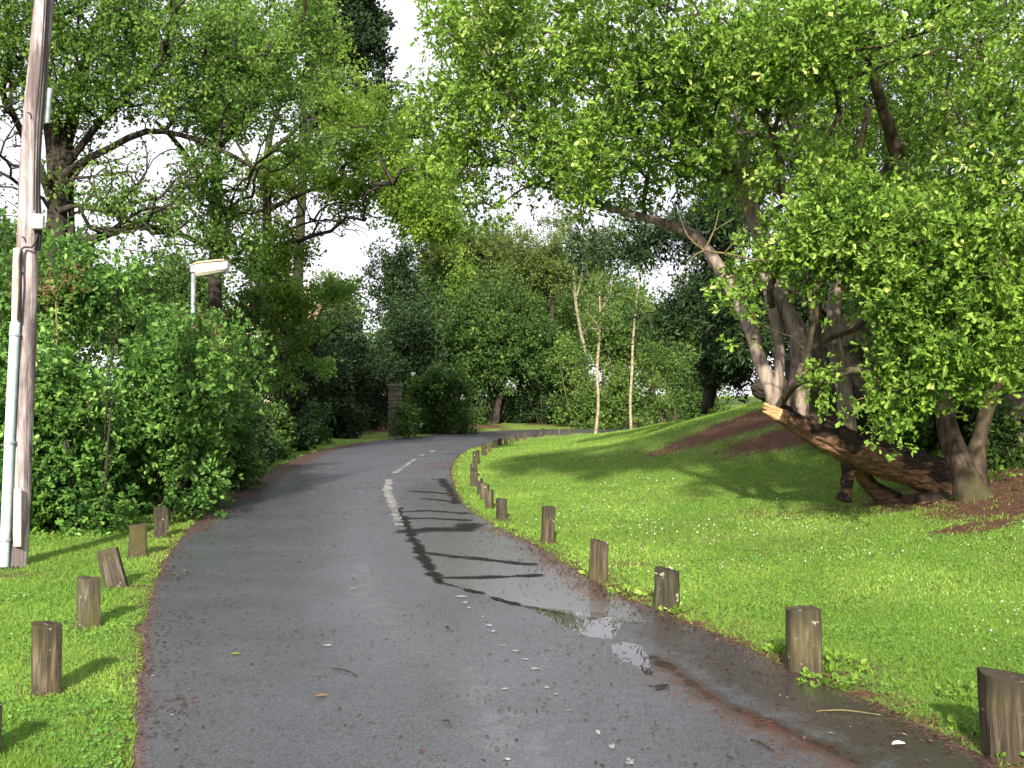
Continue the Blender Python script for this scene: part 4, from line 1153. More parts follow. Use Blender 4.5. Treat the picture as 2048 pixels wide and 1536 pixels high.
for k, (px, dep, tp, hw, mt, lab) in enumerate((
        (478, 22, 770, 40, 'leaf_dark', 'blackish bush at the mouth of the hollow, right of the rounded bush'),
        (560, 28.5, 760, 55, 'leaf_dark', 'blackish bush deep in the hollow under the lime green overhang'),
        (665, 36, 770, 45, 'leaf_dark', 'blackish bush between the hollow and the pillar'),
        (752, 42, 780, 36, 'leaf_dark', 'dark bush hugging the left side of the pillar'),
        (930, 49.5, 800, 60, 'leaf_mid', 'small dark bush on the far verge right of the flowering bush'),
        (1040, 51.5, 790, 60, 'leaf_dark', 'blackish bush on the far verge in the middle of the bend'),
        (1125, 51, 760, 40, 'leaf_mid', 'dark bush where the shade meets the light bushes'))):
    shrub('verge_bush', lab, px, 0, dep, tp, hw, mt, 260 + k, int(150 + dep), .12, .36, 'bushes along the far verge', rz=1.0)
gk = 'undergrowth on the right bank'
shrub('bank_bush', 'dark green bush on the bank behind the upright stems', 1720, 0, 15.5, 560, 90, 'leaf_mid', 231, 90, .09, .35, gk, rz=.8)
shrub('bank_bush', 'leafy bush high on the bank at the right frame edge', 2030, 0, 13.5, 560, 120, 'leaf_mid', 232, 150, .08, .34, gk, rz=1.0)
shrub('bank_bush', 'shaded bush on the bank behind the rocks', 1870, 0, 15.5, 520, 120, 'leaf_dark', 233, 140, .09, .36, gk, rz=1.0)
shrub('bank_bush', 'low green growth on the bank to the right of the roots', 2040, 0, 12.6, 820, 60, 'leaf_mid', 235, 60, .07, .25, gk, rz=.5)
shrub('bank_bush', 'low green growth between the rocks behind the leaning trunk', 1830, 0, 14.2, 800, 60, 'leaf_mid', 236, 60, .07, .25, gk, rz=.5)
shrub('bank_bush', 'dark bush high on the mound between the pine and the ivy clad trunk', 1540, 0, 24, 600, 70, 'leaf_dark', 234, 130, .11, .40, gk, rz=1.0)

# far woods closing the view: one mass nobody could count
def far_woods():
    rng = np.random.default_rng(90)
    C = []
    for i in range(2400):
        px = rng.uniform(-900, 3000); dep = rng.uniform(66, 84)
        x = (px - 1024) / F * dep
        h = rng.uniform(.3, 1) ** .6 * (7.5 + 2.5 * math.sin(px / 130) + 1.5 * math.sin(px / 47))
        if 440 < px < 760: h *= .72
        if px > 1450: h *= 1.6
        C.append((x, dep, land1(x, dep) + h))
    o = foliage('distant_woods', np.array(C), M['leaf_mid'], None, rng, twigs=9, per=12, rad=1.3, size=.26)
    tag(o, 'mass of distant woodland closing the view behind the bend', 'woodland', kind='stuff')
far_woods()

# ------------------------------------------------------------------ posts
def make_post(pos, w, h, label, seed, rot=0, lean=(0, 0), roundish=.25, depth=None, group=None, slant=0):
    rng = np.random.default_rng(seed)
    depth = depth or w * rng.uniform(.72, .95)
    n, m = 28, 16
    ang = np.linspace(0, 2 * np.pi, n, endpoint=False)
    p = 2 + (1 - roundish) * 7
    r = 1 / (np.abs(np.cos(ang)) ** p + np.abs(np.sin(ang)) ** p) ** (1 / p)
    zs = np.concatenate([np.linspace(-.12, h * .985, m), [h * 1.0]])
    V = []
    for i, z in enumerate(zs):
        k = 1.0 if i < m else .93
        k *= 1 + .02 * math.sin(z * 9 + seed)
        # flare or waist near the foot
        k *= 1 + .05 * (1 - max(0, z) / h) * rng.uniform(-.2, 1) * .5
        x = np.cos(ang) * r * w / 2 * k; y = np.sin(ang) * r * depth / 2 * k
        q = np.stack([x * 8, y * 8, np.full(n, z * 1.5) + seed * 3.7], 1)
        nn = 1 + (.12 + .10 * roundish) * fbm(q, 1.1, 3)
        q2 = np.stack([ang * 3 + 4, ang * 0, np.full(n, z * 5) + seed], 1)
        x, y = x * nn, y * nn
        zz = np.full(n, z) + (slant * x / (w / 2) * .02 if i >= m - 1 else 0)
        if i >= m - 1: zz = zz + .012 * fbm(np.stack([x * 10, y * 10, x * 0 + seed], 1), 3, 2)
        V.append(np.stack([x, y, zz], 1))
    # inner top rings
    for k in (.6, .25):
        t = V[m].copy(); t[:, :2] *= k; t[:, 2] += .006 * fbm(np.stack([t[:, 0] * 20, t[:, 1] * 20, t[:, 0] * 0 + seed], 1), 2, 2); V.append(t)
    rings = len(V)
    V = np.concatenate(V)
    i = np.arange(rings * n).reshape(rings, n); j = np.roll(i, -1, 1)
    f = np.stack([i[:-1], j[:-1], j[1:], i[1:]], -1).reshape(-1, 4)
    c = V[-n:].mean(0)[None]; V = np.vstack([V, c])
    tri = np.stack([i[-1], j[-1], np.full(n, len(V) - 1)], -1)
    o = mesh_np('wooden_post', V, [f, tri], M['post'], smooth=True)
    o.location = pos
    o.rotation_euler = (lean[1], lean[0], rot)
    try: o.data.set_sharp_from_angle(angle=math.radians(40))
    except Exception: pass
    return tag(o, label, 'bollard', group)

GR = 'short wooden posts along the right edge of the road'
GL = 'short wooden posts along the left edge of the road'
post_labels_r = [
    'thick split post cut off by the bottom right corner of the picture',
    'broad grey split post, weeds at its right foot, nearest whole post on the right',
    'squat greenish post with lichen specks, third from the near end of the right row',
    'round topped tan post standing in leaf litter beside a small muddy pool',
    'tall round topped grey post set apart on open lawn, fifth of the right row',
    'light tan post at the start of the close set group where the right row turns',
]
RIGHTP = [(2012, 1510, 1342, 92, .5), (1608, 1342, 1213, 64, .55), (1333, 1218, 1136, 48, .3), (1196, 1160, 1079, 37, .6), (1095, 1084, 1011, 28, .6), (1004, 1039, 996, 20, .2),
          (979, 1017, 980, 17, .2), (969, 999, 966, 16, .2), (961, 989, 955, 13, .2), (947, 973, 944, 14, .2), (948, 953, 926, 14, .2), (952, 928, 901, 13, .2), (968, 911, 889, 10, .2),
          (977, 904, 886, 9, .2), (990, 897, 880, 9, .2), (1000, 892, 878, 8, .2), (1012, 889, 876, 8, .2), (1023, 886, 874, 8, .2), (1034, 883, 869, 8, .2), (1049, 879, 866, 7, .2),
          (1070, 875, 861, 6, .2), (1084, 873, 857, 6, .2), (1101, 871, 858, 6, .2), (1118, 870, 859, 6, .2), (1137, 868, 860, 5, .2)]
ordn = ['seventh', 'eighth', 'ninth', 'tenth', 'eleventh', 'twelfth', 'thirteenth', 'fourteenth', 'fifteenth', 'sixteenth', 'seventeenth', 'eighteenth', 'nineteenth', 'twentieth',
        'twenty-first', 'twenty-second', 'twenty-third', 'twenty-fourth', 'farthest']
feat = ['tan faced post leaning slightly left', 'pale chipped post in the close set group', 'narrow dark post in the close set group', 'brown post at the tightest part of the curve',
        'mossy dark post at the curve', 'taller dark topped post just after the curve', 'short brown post on the grass edge'] + ['small weathered post'] * 12
for k, (px, py, top, w, rd) in enumerate(RIGHTP):
    h = hit(px, py)
    dep = h[1]
    H = (py - top) * dep / F
    lab = post_labels_r[k] if k < 6 else f'{feat[k - 6]}, {ordn[k - 6]} along the right row' + ('' if k < 24 else ' before the far bend')
    make_post((h[0], h[1], h[2] - .01), w * dep / F, max(.24, H), lab, 300 + k, rot=random.uniform(-.25, .25), roundish=rd, group=GR,
              lean=(random.uniform(-.04, .04), random.uniform(-.04, .04)), slant=random.uniform(-1, 1))
post_labels_l = ['dark post barely showing at the lower left frame edge', 'nearest whole post on the left verge, square, a pale chip in its face', 'upright square post, second whole one on the left verge, tuft of clover behind it',
                 'post leaning to the left, the only clearly tilted one', 'squared post with a pale streaked front, just beyond the leaning post', 'reddish brown post farthest along the left verge, close to the bush']
LEFTP = [(-26, 1520, 1412, 58, .1, 0), (96, 1386, 1243, 55, .05, 0), (179, 1252, 1153, 43, .05, 0), (236, 1172, 1093, 38, .1, -.24), (277, 1111, 1047, 34, .05, .02), (323, 1073, 1013, 28, .1, 0)]
for k, (px, py, top, w, rd, ln) in enumerate(LEFTP):
    h = hit(px, py) if k else np.array([G0(px, py)[0], G0(px, py)[1], .03])
    dep = h[1]
    make_post((h[0], h[1], h[2] - .01), w * dep / F, (py - top) * dep / F, post_labels_l[k], 350 + k, rot=.45 if k != 3 else .2, roundish=rd, group=GL, lean=(ln, 0), slant=random.uniform(-1, 1),
              depth=w * dep / F * .72)

# ------------------------------------------------------------------ utility pole
def utility_pole():
    dp = 9.1
    bx = stand(30, dp)
    e = empty('utility_pole', tuple(bx), 'weathered leaning wooden utility pole with a pale conduit and white box at the left edge', 'pole')
    w = Wood()
    w.tube(*refine(*PT((31, 1165, dp, .100), (38, 1000, dp, .096), (47, 760, dp, .093), (53, 520, dp, .091), (60, 300, dp, .088), (74, 120, dp, .084), (86, -40, dp, .080), (104, -420, dp, .074)), .08), sides=28, lump=.08, ridge=.10)
    w.build('pole', M['pole'], e)
    w = Wood()
    fr = dp - .13
    w.tube(*refine(*PT((10, 1132, fr, .043), (16, 980, fr, .043), (22, 820, fr, .043), (30, 645, fr, .043)), .1), sides=14)
    cd = w.build('conduit', M['conduit'], e)
    for py in (670, 885, 1080):
        w2 = Wood(); x = 10 + (1132 - py) * 20 / 487
        w2.tube(*PT((x, py + 2, fr, .050), (x + .1, py - 3, fr, .050)), sides=14)
        c = w2.build('clamp', M['steel'], e)
    w = Wood(); w.tube(*refine(*PT((30, 648, fr, .036), (31, 560, fr, .034), (33, 497, fr, .034)), .1), sides=8)
    w.build('casing', M['casing'], e)
    w = Wood()
    w.tube(*refine(*PT((35, 640, fr - .03, .010), (39, 560, fr - .03, .010), (38, 510, fr - .03, .010), (46, 494, fr, .010), (62, 494, fr + .02, .010), (70, 480, fr + .05, .012), (76, 455, fr + .1, .012)), .04), sides=6)
    w.tube(*refine(*PT((73, 500, fr + .1, .028), (77, 460, fr + .1, .026), (74, 330, fr + .08, .018), (84, 160, fr + .08, .018), (92, 0, fr + .08, .018), (100, -200, fr + .08, .018)), .1), sides=8)
    w.tube(*refine(*PT((66, 420, fr + .02, .007), (68, 250, fr + .02, .007), (80, 100, fr + .02, .007), (88, -60, fr + .02, .007)), .1), sides=5)
    w.build('cable', M['black'], e)
    w = Wood(); w.tube(*refine(*PT((92, 245, fr + .08, .022), (97, 175, fr + .08, .022)), .1), sides=10)
    w.build('pipe', M['steel'], e)
    # junction box
    c = P(73, 443, fr + .03); hx, hy, hz, bv = .055, .04, .065, .008
    V, Fq = rbox(c, (hx, hy, hz), bv, .12)
    mesh_np('junction_box', V, Fq, M['box'], e)
    V, Fq = rbox(c + np.array([-.004, -.043, .012]), (.056, .006, .052), .003, .12)
    mesh_np('box_lid', V, Fq, M['box'], e)
    # nailed batten at the foot
    V, Fq = rbox(P(37, 1035, dp - .12), (.034, .014, .26), .004, .02)
    mesh_np('batten', V, Fq, M['casing'], e)
    for py in (225, 475, 545):
        w2 = Wood(); x = 48 + (545 - py) * .04
        w2.tube(*PT((x - 4, py, dp - .10, .008), (x - 10, py - 3, dp - .16, .008)), sides=6)
        w2.build('step_bolt', M['steel'], e)

def rbox(c, h, bv, rz=0):
    """bevelled box"""
    hx, hy, hz = h
    pts, idx = [], {}
    import itertools
    for sx, sy, sz in itertools.product((-1, 1), repeat=3):
        for ax in range(3):
            q = [sx * (hx - bv), sy * (hy - bv), sz * (hz - bv)]
            q[ax] = (sx * hx, sy * hy, sz * hz)[ax]
            idx[(sx, sy, sz, ax)] = len(pts); pts.append(q)
    F4, F3 = [], []
    for ax in range(3):
        o1, o2 = [a for a in range(3) if a != ax]
        for s in (-1, 1):
            f = []
            for a, b_ in ((-1, -1), (1, -1), (1, 1), (-1, 1)):
                k = [0, 0, 0]; k[ax] = s; k[o1] = a; k[o2] = b_
                f.append(idx[(*k, ax)])
            F4.append(f)
    for ax in range(3):                      # edge bevels along axis ax
        o1, o2 = [a for a in range(3) if a != ax]
        for a in (-1, 1):
            for b_ in (-1, 1):
                k0 = [0, 0, 0]; k1 = [0, 0, 0]; k0[ax] = -1; k1[ax] = 1
                for k in (k0, k1): k[o1] = a; k[o2] = b_
                F4.append([idx[(*k0, o1)], idx[(*k1, o1)], idx[(*k1, o2)], idx[(*k0, o2)]])
    for s in itertools.product((-1, 1), repeat=3):
        F3.append([idx[(*s, 0)], idx[(*s, 1)], idx[(*s, 2)]])
    V = np.array(pts); ca, sa = math.cos(rz), math.sin(rz)
    V = np.stack([V[:, 0] * ca - V[:, 1] * sa, V[:, 0] * sa + V[:, 1] * ca, V[:, 2]], 1) + np.asarray(c)
    return V, [np.array(F4), np.array(F3)]
utility_pole()

def rock(name, label, c, r, seed, mat='rock', flat=.7, group=None, cat='rock'):
    n, m = 26, 16
    th = np.linspace(0, 2 * np.pi, n, endpoint=False); ph = np.linspace(.02, np.pi - .02, m)
    TH, PH = np.meshgrid(th, ph)
    d = np.stack([np.cos(TH) * np.sin(PH), np.sin(TH) * np.sin(PH), np.cos(PH)], -1).reshape(-1, 3)
    nn = fbm(d + seed * 5.1, 1.6, 4)
    q = np.round((1 + .45 * nn) * 7) / 7 * .5 + (1 + .45 * nn) * .5
    V = d * q[:, None] * np.array(r) + np.array(c)
    i = np.arange(n * m).reshape(m, n); j = np.roll(i, -1, 1)
    f = np.stack([i[:-1], i[1:], j[1:], j[:-1]], -1).reshape(-1, 4)
    V = np.vstack([V, V[:n].mean(0)[None], V[-n:].mean(0)[None]])
    t1 = np.stack([i[0], j[0], np.full(n, n * m)], -1); t2 = np.stack([j[-1], i[-1], np.full(n, n * m + 1)], -1)
    o = mesh_np(name, V, [f, t1, t2], M[mat], smooth=False)
    return tag(o, label, cat, group)
rock('stone', 'small dark stone at the foot of the utility pole', P(22, 1142, 9.0), (.09, .08, .05), 1)
rock('mud_lump', 'small dark lump lying on the asphalt before the curve', P(867, 961, 18.6) , (.07, .07, .035), 2)
gr = 'rocks in the bank'
for k, (px, py, dep, r, lab) in enumerate((
        (1960, 800, 14.2, (.45, .4, .5), 'greyish boulder behind the hanging leaves, up the bank'),
        (1760, 770, 15.2, (1.3, .8, 1.0), 'big dark rock face behind the upright stems'),
        (1880, 720, 15.9, (1.0, .8, .8), 'dark rock high on the bank, behind the right hand stem'),
        (2010, 945, 12.9, (.40, .35, .28), 'mossy rock on the ground right of the roots'),
        (1545, 775, 22.5, (.45, .35, .30), 'pale stones on top of the mound, left of the upright stems'),
        (2060, 860, 12.6, (.5, .4, .5), 'rock in the bank at the right frame edge'))):
    rock('boulder', lab, P(px, py, dep), r, 20 + k, group=gr)

# ------------------------------------------------------------------ street lamp, pillar, house
def street_lamp():
    dp = 16.2
    bx = stand(385, dp)
    e = empty('street_lamp', tuple(bx), 'street lamp with a long cream lantern rising out of the bushes', 'street lamp')
    w = Wood(); w.tube(np.array([bx - [0, 0, .1], P(385, 700, dp), P(386, 540, dp)]), [.05, .038, .034], 12)
    w.build('pole', M['steel'], e)
    V, Fq = rbox(P(387, 537, dp), (.05, .06, .07), .012)
    mesh_np('bracket', V, Fq, M['steel'], e)
    # tapering lantern: bowl and roof
    def loft(secs, name, mat):
        V, n = [], 12
        ang = np.linspace(0, 2 * np.pi, n, endpoint=False)
        for c, ry, rz in secs:
            p = 4; r = 1 / (np.abs(np.cos(ang)) ** p + np.abs(np.sin(ang)) ** p) ** (1 / p)
            V.append(np.stack([np.full(n, c[0]), c[1] + np.cos(ang) * r * ry, c[2] + np.sin(ang) * r * rz], 1))
        m = len(V); V = np.concatenate(V)
        i = np.arange(n * m).reshape(m, n); j = np.roll(i, -1, 1)
        f = np.stack([i[:-1], j[:-1], j[1:], i[1:]], -1).reshape(-1, 4)
        V = np.vstack([V, secs[0][0], secs[-1][0]])
        t1 = np.stack([j[0], i[0], np.full(n, n * m)], -1); t2 = np.stack([i[-1], j[-1], np.full(n, n * m + 1)], -1)
        return mesh_np(name, V, [f, t1, t2], mat, e, smooth=False)
    loft([(P(392, 538, dp), .10, .10), (P(397, 539, dp), .12, .115), (P(425, 536, dp), .12, .10), (P(450, 533, dp), .11, .082), (P(456, 532, dp), .08, .06)], 'bowl', M['lamp_bowl'])
    loft([(P(389, 529, dp), .11, .018), (P(398, 526.5, dp), .135, .020), (P(425, 523, dp), .135, .018), (P(451, 520.5, dp), .12, .016)], 'canopy', M['lamp_shell'])
    w = Wood(); w.tube(np.array([P(453, 522, dp), P(457, 538, dp)]), [.018, .018], 6)
    w.build('end_clip', M['steel'], e)
street_lamp()

def pillar():
    h = hit(790, 873); dp = h[1]
    e = empty('stone_pillar', tuple(h), 'old rubble stone gate pillar at the far left of the bend', 'pillar')
    w = 25 * dp / F
    def jit(V, a, sd):
        return V + np.stack([fbm(V + sd + 9 * k, 3.0, 3) for k in range(3)], 1) * a
    # courses of stones
    rr = np.random.default_rng(8); Vs, F4, F3, n0 = [], [], [], 0
    z = -.1
    Ht = 95 * dp / F
    while z < Ht:
        hh = rr.uniform(.13, .22); nx = 2 if rr.random() < .7 else 1
        cuts = [-w / 2, rr.uniform(-.08, .08), w / 2] if nx == 2 else [-w / 2, w / 2]
        for a, b_ in zip(cuts[:-1], cuts[1:]):
            V, (q4, q3) = rbox(np.array([h[0] + (a + b_) / 2, h[1] + rr.uniform(-.015, .015), h[2] + z + hh / 2]), ((b_ - a) / 2 - .006, w / 2, hh / 2 - .006), .02)
            V = jit(V, .03, z)
            Vs.append(V); F4.append(q4 + n0); F3.append(q3 + n0); n0 += len(V)
        z += hh
    mesh_np('shaft', np.concatenate(Vs), [np.concatenate(F4), np.concatenate(F3)], M['granite'], e)
    V, Fq = rbox(np.array([h[0], h[1], h[2] + z + .05]), (w / 2 + .04, w / 2 + .04, .06), .02)
    mesh_np('cap', jit(V, .02, 2), Fq, M['granite'], e)
    V, Fq = rbox(np.array([h[0], h[1], h[2] + z * .5 - .05]), (w / 2 - .03, w / 2 - .03, z * .5), .02)
    mesh_np('core', V, Fq, M['granite'], e)
pillar()

def house():
    # pale house seen in scraps through the leaves left of the bend
    y0, y1 = 58, 66; x0, x1 = -17.6, -11.0
    g = land1(-14, 58)
    e = empty('house', (-14.3, 58, g), 'pale house with a terracotta roof glimpsed through leaves right of the street lamp', 'house')
    def bx(name, lo, hi, mat, bv=.02, parent=e):
        lo, hi = np.array(lo, float), np.array(hi, float)
        V, Fq = rbox((lo + hi) / 2, (hi - lo) / 2, bv); return mesh_np(name, V, Fq, mat, parent)
    bx('wall', (x0, y0, g - .3), (x1, y1, 6.1), M['render'])
    V = np.array([[x0 - .4, y0 - .4, 6.0], [x1 + .4, y0 - .4, 6.0], [x1 + .4, y1 + .4, 6.0], [x0 - .4, y1 + .4, 6.0], [x0 + 1.5, (y0 + y1) / 2, 7.6], [x1 - 1.5, (y0 + y1) / 2, 7.6],
                  [x0 - .4, y0 - .4, 6.12], [x1 + .4, y0 - .4, 6.12], [x1 + .4, y1 + .4, 6.12], [x0 - .4, y1 + .4, 6.12]])
    mesh_np('roof', V, [np.array([[3, 2, 1, 0], [0, 1, 7, 6], [1, 2, 8, 7], [2, 3, 9, 8], [3, 0, 6, 9], [6, 7, 5, 4], [8, 9, 4, 5]]), np.array([[7, 8, 5], [9, 6, 4]])], M['rooftile'], e)
    bx('chimney', (x1 - 2.2, y0 + 3, 6.8), (x1 - 1.4, y0 + 3.8, 8.3), M['render'])
    for wx in (x0 + 1, x0 + 3, x0 + 5):
        for wz in (1.6, 4.1):
            fr = bx('window', (wx, y0 - .05, wz), (wx + 1.0, y0 + .02, wz + 1.2), M['box'])
            pn = bx('pane', (wx + .08, y0 - .06, wz + .08), (wx + .92, y0 - .04, wz + 1.12), M['glass'], .004)
            sub(pn, fr)
house()

# far off shrubs closing the gap behind the pillar
for k, (px, dep, tp, hw, mt, lab) in enumerate(((812, 37.2, 815, 13, 'leaf_mid', 'ivy and low leaves half covering the right side of the stone pillar'), (745, 46, 700, 60, 'leaf_dark', 'black green bush filling the gap directly behind the stone pillar on the left'),
                                              (840, 46, 700, 50, 'leaf_dark', 'black green bush between the pillar and the flowering bush'),
                                              (640, 40, 690, 60, 'leaf_dark', 'black green bush at the back of the hollow'),
                                              (960, 54, 700, 70, 'leaf_dark', 'black green bush behind the flowering bush at the bend'),
                                              (300, 22, 520, 120, 'leaf_mid', 'tall dark bush behind the street lamp post'),
                                              (130, 20, 500, 130, 'leaf_mid', 'tall dark bush far behind the junction box of the pole'),
                                              (450, 26, 560, 90, 'leaf_mid', 'tall bush in front of the pale house'))):
    shrub('thicket_bush', lab, px, 0, dep, tp, hw, mt, 280 + k, 260, .12, .42, 'thicket behind the roadside bushes', rz=1.2)
# white blooms on the flowering bush
def blooms():
    rng = np.random.default_rng(4)
    par = [o for o in D.objects if o.name.startswith('rhododendron_bush')][0]
    for px, py, dep in ((826, 748, 40.0), (925, 797, 40.0)):
        c = P(px, py, dep); n = 26
        pos = c + rng.normal(0, .03, (n, 3)); d = rng.normal(0, 1, (n, 3))
        V, Fs, k = place_leaves(pos, d, np.full(n, .085), LEAF, rng, .2, 1.5)
        mesh_np('flower', V, Fs, M['white'], par)
blooms()

# ------------------------------------------------------------------ grass, flowers, litter, weeds
def sample_land(n, rng, reg_want, ymin, ymax, bias=1.6):
    """points on the lawn, denser near the camera"""
    u = rng.random(n)
    a, b_ = ymin ** (1 - bias), ymax ** (1 - bias)
    Y = (a + (b_ - a) * u) ** (1 / (1 - bias))
    X = Y * rng.uniform(-.56, .60, n)
    z, reg, d = land(X, Y)
    k = np.isin(reg, reg_want)
    return X[k], Y[k], z[k], reg[k], d[k]

def build_grass():
    rng = np.random.default_rng(55)
    X, Y, z, reg, d = sample_land(620000, rng, (1, 2), 3.2, 34, 1.35)
    s = soil_at(X, Y, reg, d)
    nz_ = fbm(np.stack([X, Y, X * 0], 1), 1.8, 3)
    nf = fbm(np.stack([X, Y, X * 0 + 4], 1), 5.5, 3)
    keep = (rng.random(len(X)) > s * 1.25 + nz_ * .45 + nf * .5) & (z < 2.2)
    keep &= ~((reg == 2) & (d > 3.4))
    X, Y, z, s, nz_ = X[keep], Y[keep], z[keep], s[keep], nz_[keep]
    n = len(X)
    print('grass', n)
    ln = rng.uniform(.018, .042, n) * (1 + .35 * nz_) * (1 + (Y - 4).clip(0, 30) * .018)
    dirs = np.stack([rng.normal(0, .55, n), rng.normal(0, .55, n), np.ones(n)], 1)
    x = unit(dirs); y = unit(np.cross(rng.normal(0, 1, (n, 3)), x))
    w = rng.uniform(.0016, .0034, n) * (1 + (Y - 3.5).clip(0, 30) * .20)
    pos = np.stack([X, Y, z - .004], 1)
    V = np.empty((n, 3, 3))
    V[:, 0] = pos - y * w[:, None]; V[:, 1] = pos + y * w[:, None]; V[:, 2] = pos + x * ln[:, None]
    f = np.arange(n * 3).reshape(n, 3)
    v = np.clip(rng.normal(.45, .25, n), 0, 1); c = np.clip(.48 + .9 * fbm(np.stack([X, Y, X * 0 + 5], 1), .9, 5) + .15 * s, 0, 1)
    o = mesh_np('grass', V.reshape(-1, 3), [f], M['grass'], attrs={'v': np.repeat(v, 3), 'c': np.repeat(c, 3)})
    tag(o, 'short mown grass covering the lawn and the verges', 'grass', kind='stuff')
    # clover and low broad leaved weeds in the turf
    X, Y, z, reg, d = sample_land(150000, rng, (1, 2), 3.2, 18, 1.5)
    s = soil_at(X, Y, reg, d); nn = fbm(np.stack([X, Y, X * 0 + 8], 1), 1.3, 4)
    k = (rng.random(len(X)) < np.clip(.25 + 1.3 * nn, .04, 1)) & (s < .5) & (z < 1.6)
    X, Y, z = X[k], Y[k], z[k]; n = len(X)
    a = rng.uniform(0, 2 * np.pi, n)
    V, Fs, kk = place_leaves(np.stack([X, Y, z + rng.uniform(.008, .03, n)], 1), np.stack([np.cos(a), np.sin(a), rng.uniform(-.1, .6, n)], 1), rng.uniform(.010, .024, n) * (1 + (Y - 5).clip(0, 12) * .04), QUAD, rng, 1.4, 1.5)
    v = np.clip(rng.normal(.5, .25, n), 0, 1)
    o = mesh_np('clover', V, Fs, M['clover'], attrs={'v': np.repeat(v, kk), 'c': np.repeat(np.clip(.4 + nn[k], 0, 1), kk)})
    tag(o, 'clover and small broad leaved weeds growing in the turf', 'ground cover', kind='stuff')
    # clover and daisy heads
    X, Y, z, reg, d = sample_land(26000, rng, (1, 2), 4.5, 24, 1.3)
    nz_ = fbm(np.stack([X, Y, X * 0 + 3], 1), .9, 3) + .35 * np.exp(-((X - 1.5) ** 2 / 5 + (Y - 12) ** 2 / 20)) + .35 * np.exp(-((X + 3.6) ** 2 / 1 + (Y - 7.4) ** 2 / 2))
    k = (nz_ > rng.uniform(.1, 2.2, len(X))) & (soil_at(X, Y, reg, d) < .3) & (d > .35) & (z < 1.3)
    X, Y, z = X[k], Y[k], z[k]; n = len(X)
    print('daisies', n)
    r = rng.uniform(.003, .0065, n) * (1 + (Y - 6).clip(0, 20) * .05)
    ang = np.linspace(0, 2 * np.pi, 5, endpoint=False)
    tilt = rng.normal(0, .45, (n, 2))
    V = np.zeros((n, 10, 3))
    for q, (rr_, zz) in enumerate(((.65, -.5), (1, .4))):
        cx, sy = np.cos(ang) * rr_, np.sin(ang) * rr_
        V[:, q * 5:(q + 1) * 5, 0] = X[:, None] + r[:, None] * cx; V[:, q * 5:(q + 1) * 5, 1] = Y[:, None] + r[:, None] * sy
        V[:, q * 5:(q + 1) * 5, 2] = (z + .035)[:, None] + r[:, None] * (zz + tilt[:, 0:1] * cx + tilt[:, 1:2] * sy)
    i = np.arange(5); j = (i + 1) % 5
    f4 = np.stack([i, j, j + 5, i + 5], 1); f5 = (i + 5)[None]
    off = (np.arange(n) * 10)[:, None, None]
    o = mesh_np('daisies', V.reshape(-1, 3), [(f4[None] + off).reshape(-1, 4), (f5[None] + off).reshape(-1, 5)], M['daisy'])
    tag(o, 'tiny white daisies and clover heads dotted over the lawn', 'flowers', kind='stuff')
build_grass()

def build_litter():
    rng = np.random.default_rng(66)
    n = 150000
    Y = 3.3 * (40 / 3.3) ** rng.random(n); X = Y * rng.uniform(-.5, .56, n)
    z, reg, d = land(X, Y)
    dl, dr = pdist(X, Y, LEFT), pdist(X, Y, RIGHT); e = np.minimum(dl, dr)
    p = np.where(reg == 0, .035 + .65 * np.exp(-e / .13) + .22 * np.exp(-dr / .4) * (Y > 6.5), .30 * np.exp(-d / .20))
    nz_ = fbm(np.stack([X, Y, X * 0], 1), 3.0, 3)
    p = p * np.clip(1 + 2.4 * nz_, .05, 4)
    sl = soil_at(X, Y, reg, d)
    p = np.maximum(p, np.where(reg >= 1, sl * .30 + .035 * (1 + 2 * nz_), 0))
    p = p + .45 * np.exp(-pdist(X, Y, polyl([(1000, 1062), (1080, 1092), (1120, 1130), (1180, 1168), (1220, 1198)])) / .16)
    k = rng.random(n) < p
    X, Y, z, reg = X[k], Y[k], z[k], reg[k]; n = len(X); print('litter', n)
    zz = np.where(reg == 0, RZ + .004, z + .014)
    pos = np.stack([X, Y, zz], 1)
    a = rng.uniform(0, 2 * np.pi, n)
    dirs = np.stack([np.cos(a), np.sin(a), rng.uniform(-.05, .35, n)], 1)
    sz = rng.uniform(.008, .036, n) * (1 + (Y - 6).clip(0, 12) * .06)
    V, Fs, kk = place_leaves(pos, dirs, sz, QUAD, rng, 1.9, .75)
    v = np.clip(rng.normal(.42, .25, n), 0, 1); c = np.clip(rng.normal(.42, .3, n), 0, 1)
    V[:, 2] = np.maximum(V[:, 2], np.repeat(zz, kk) - .001)
    o = mesh_np('fallen_leaves', V, Fs, M['litter'], attrs={'v': np.repeat(v, kk), 'c': np.repeat(c, kk)})
    tag(o, 'scattered reddish brown fallen leaves and bits on the road and its edges', 'fallen leaves', kind='stuff')
build_litter()

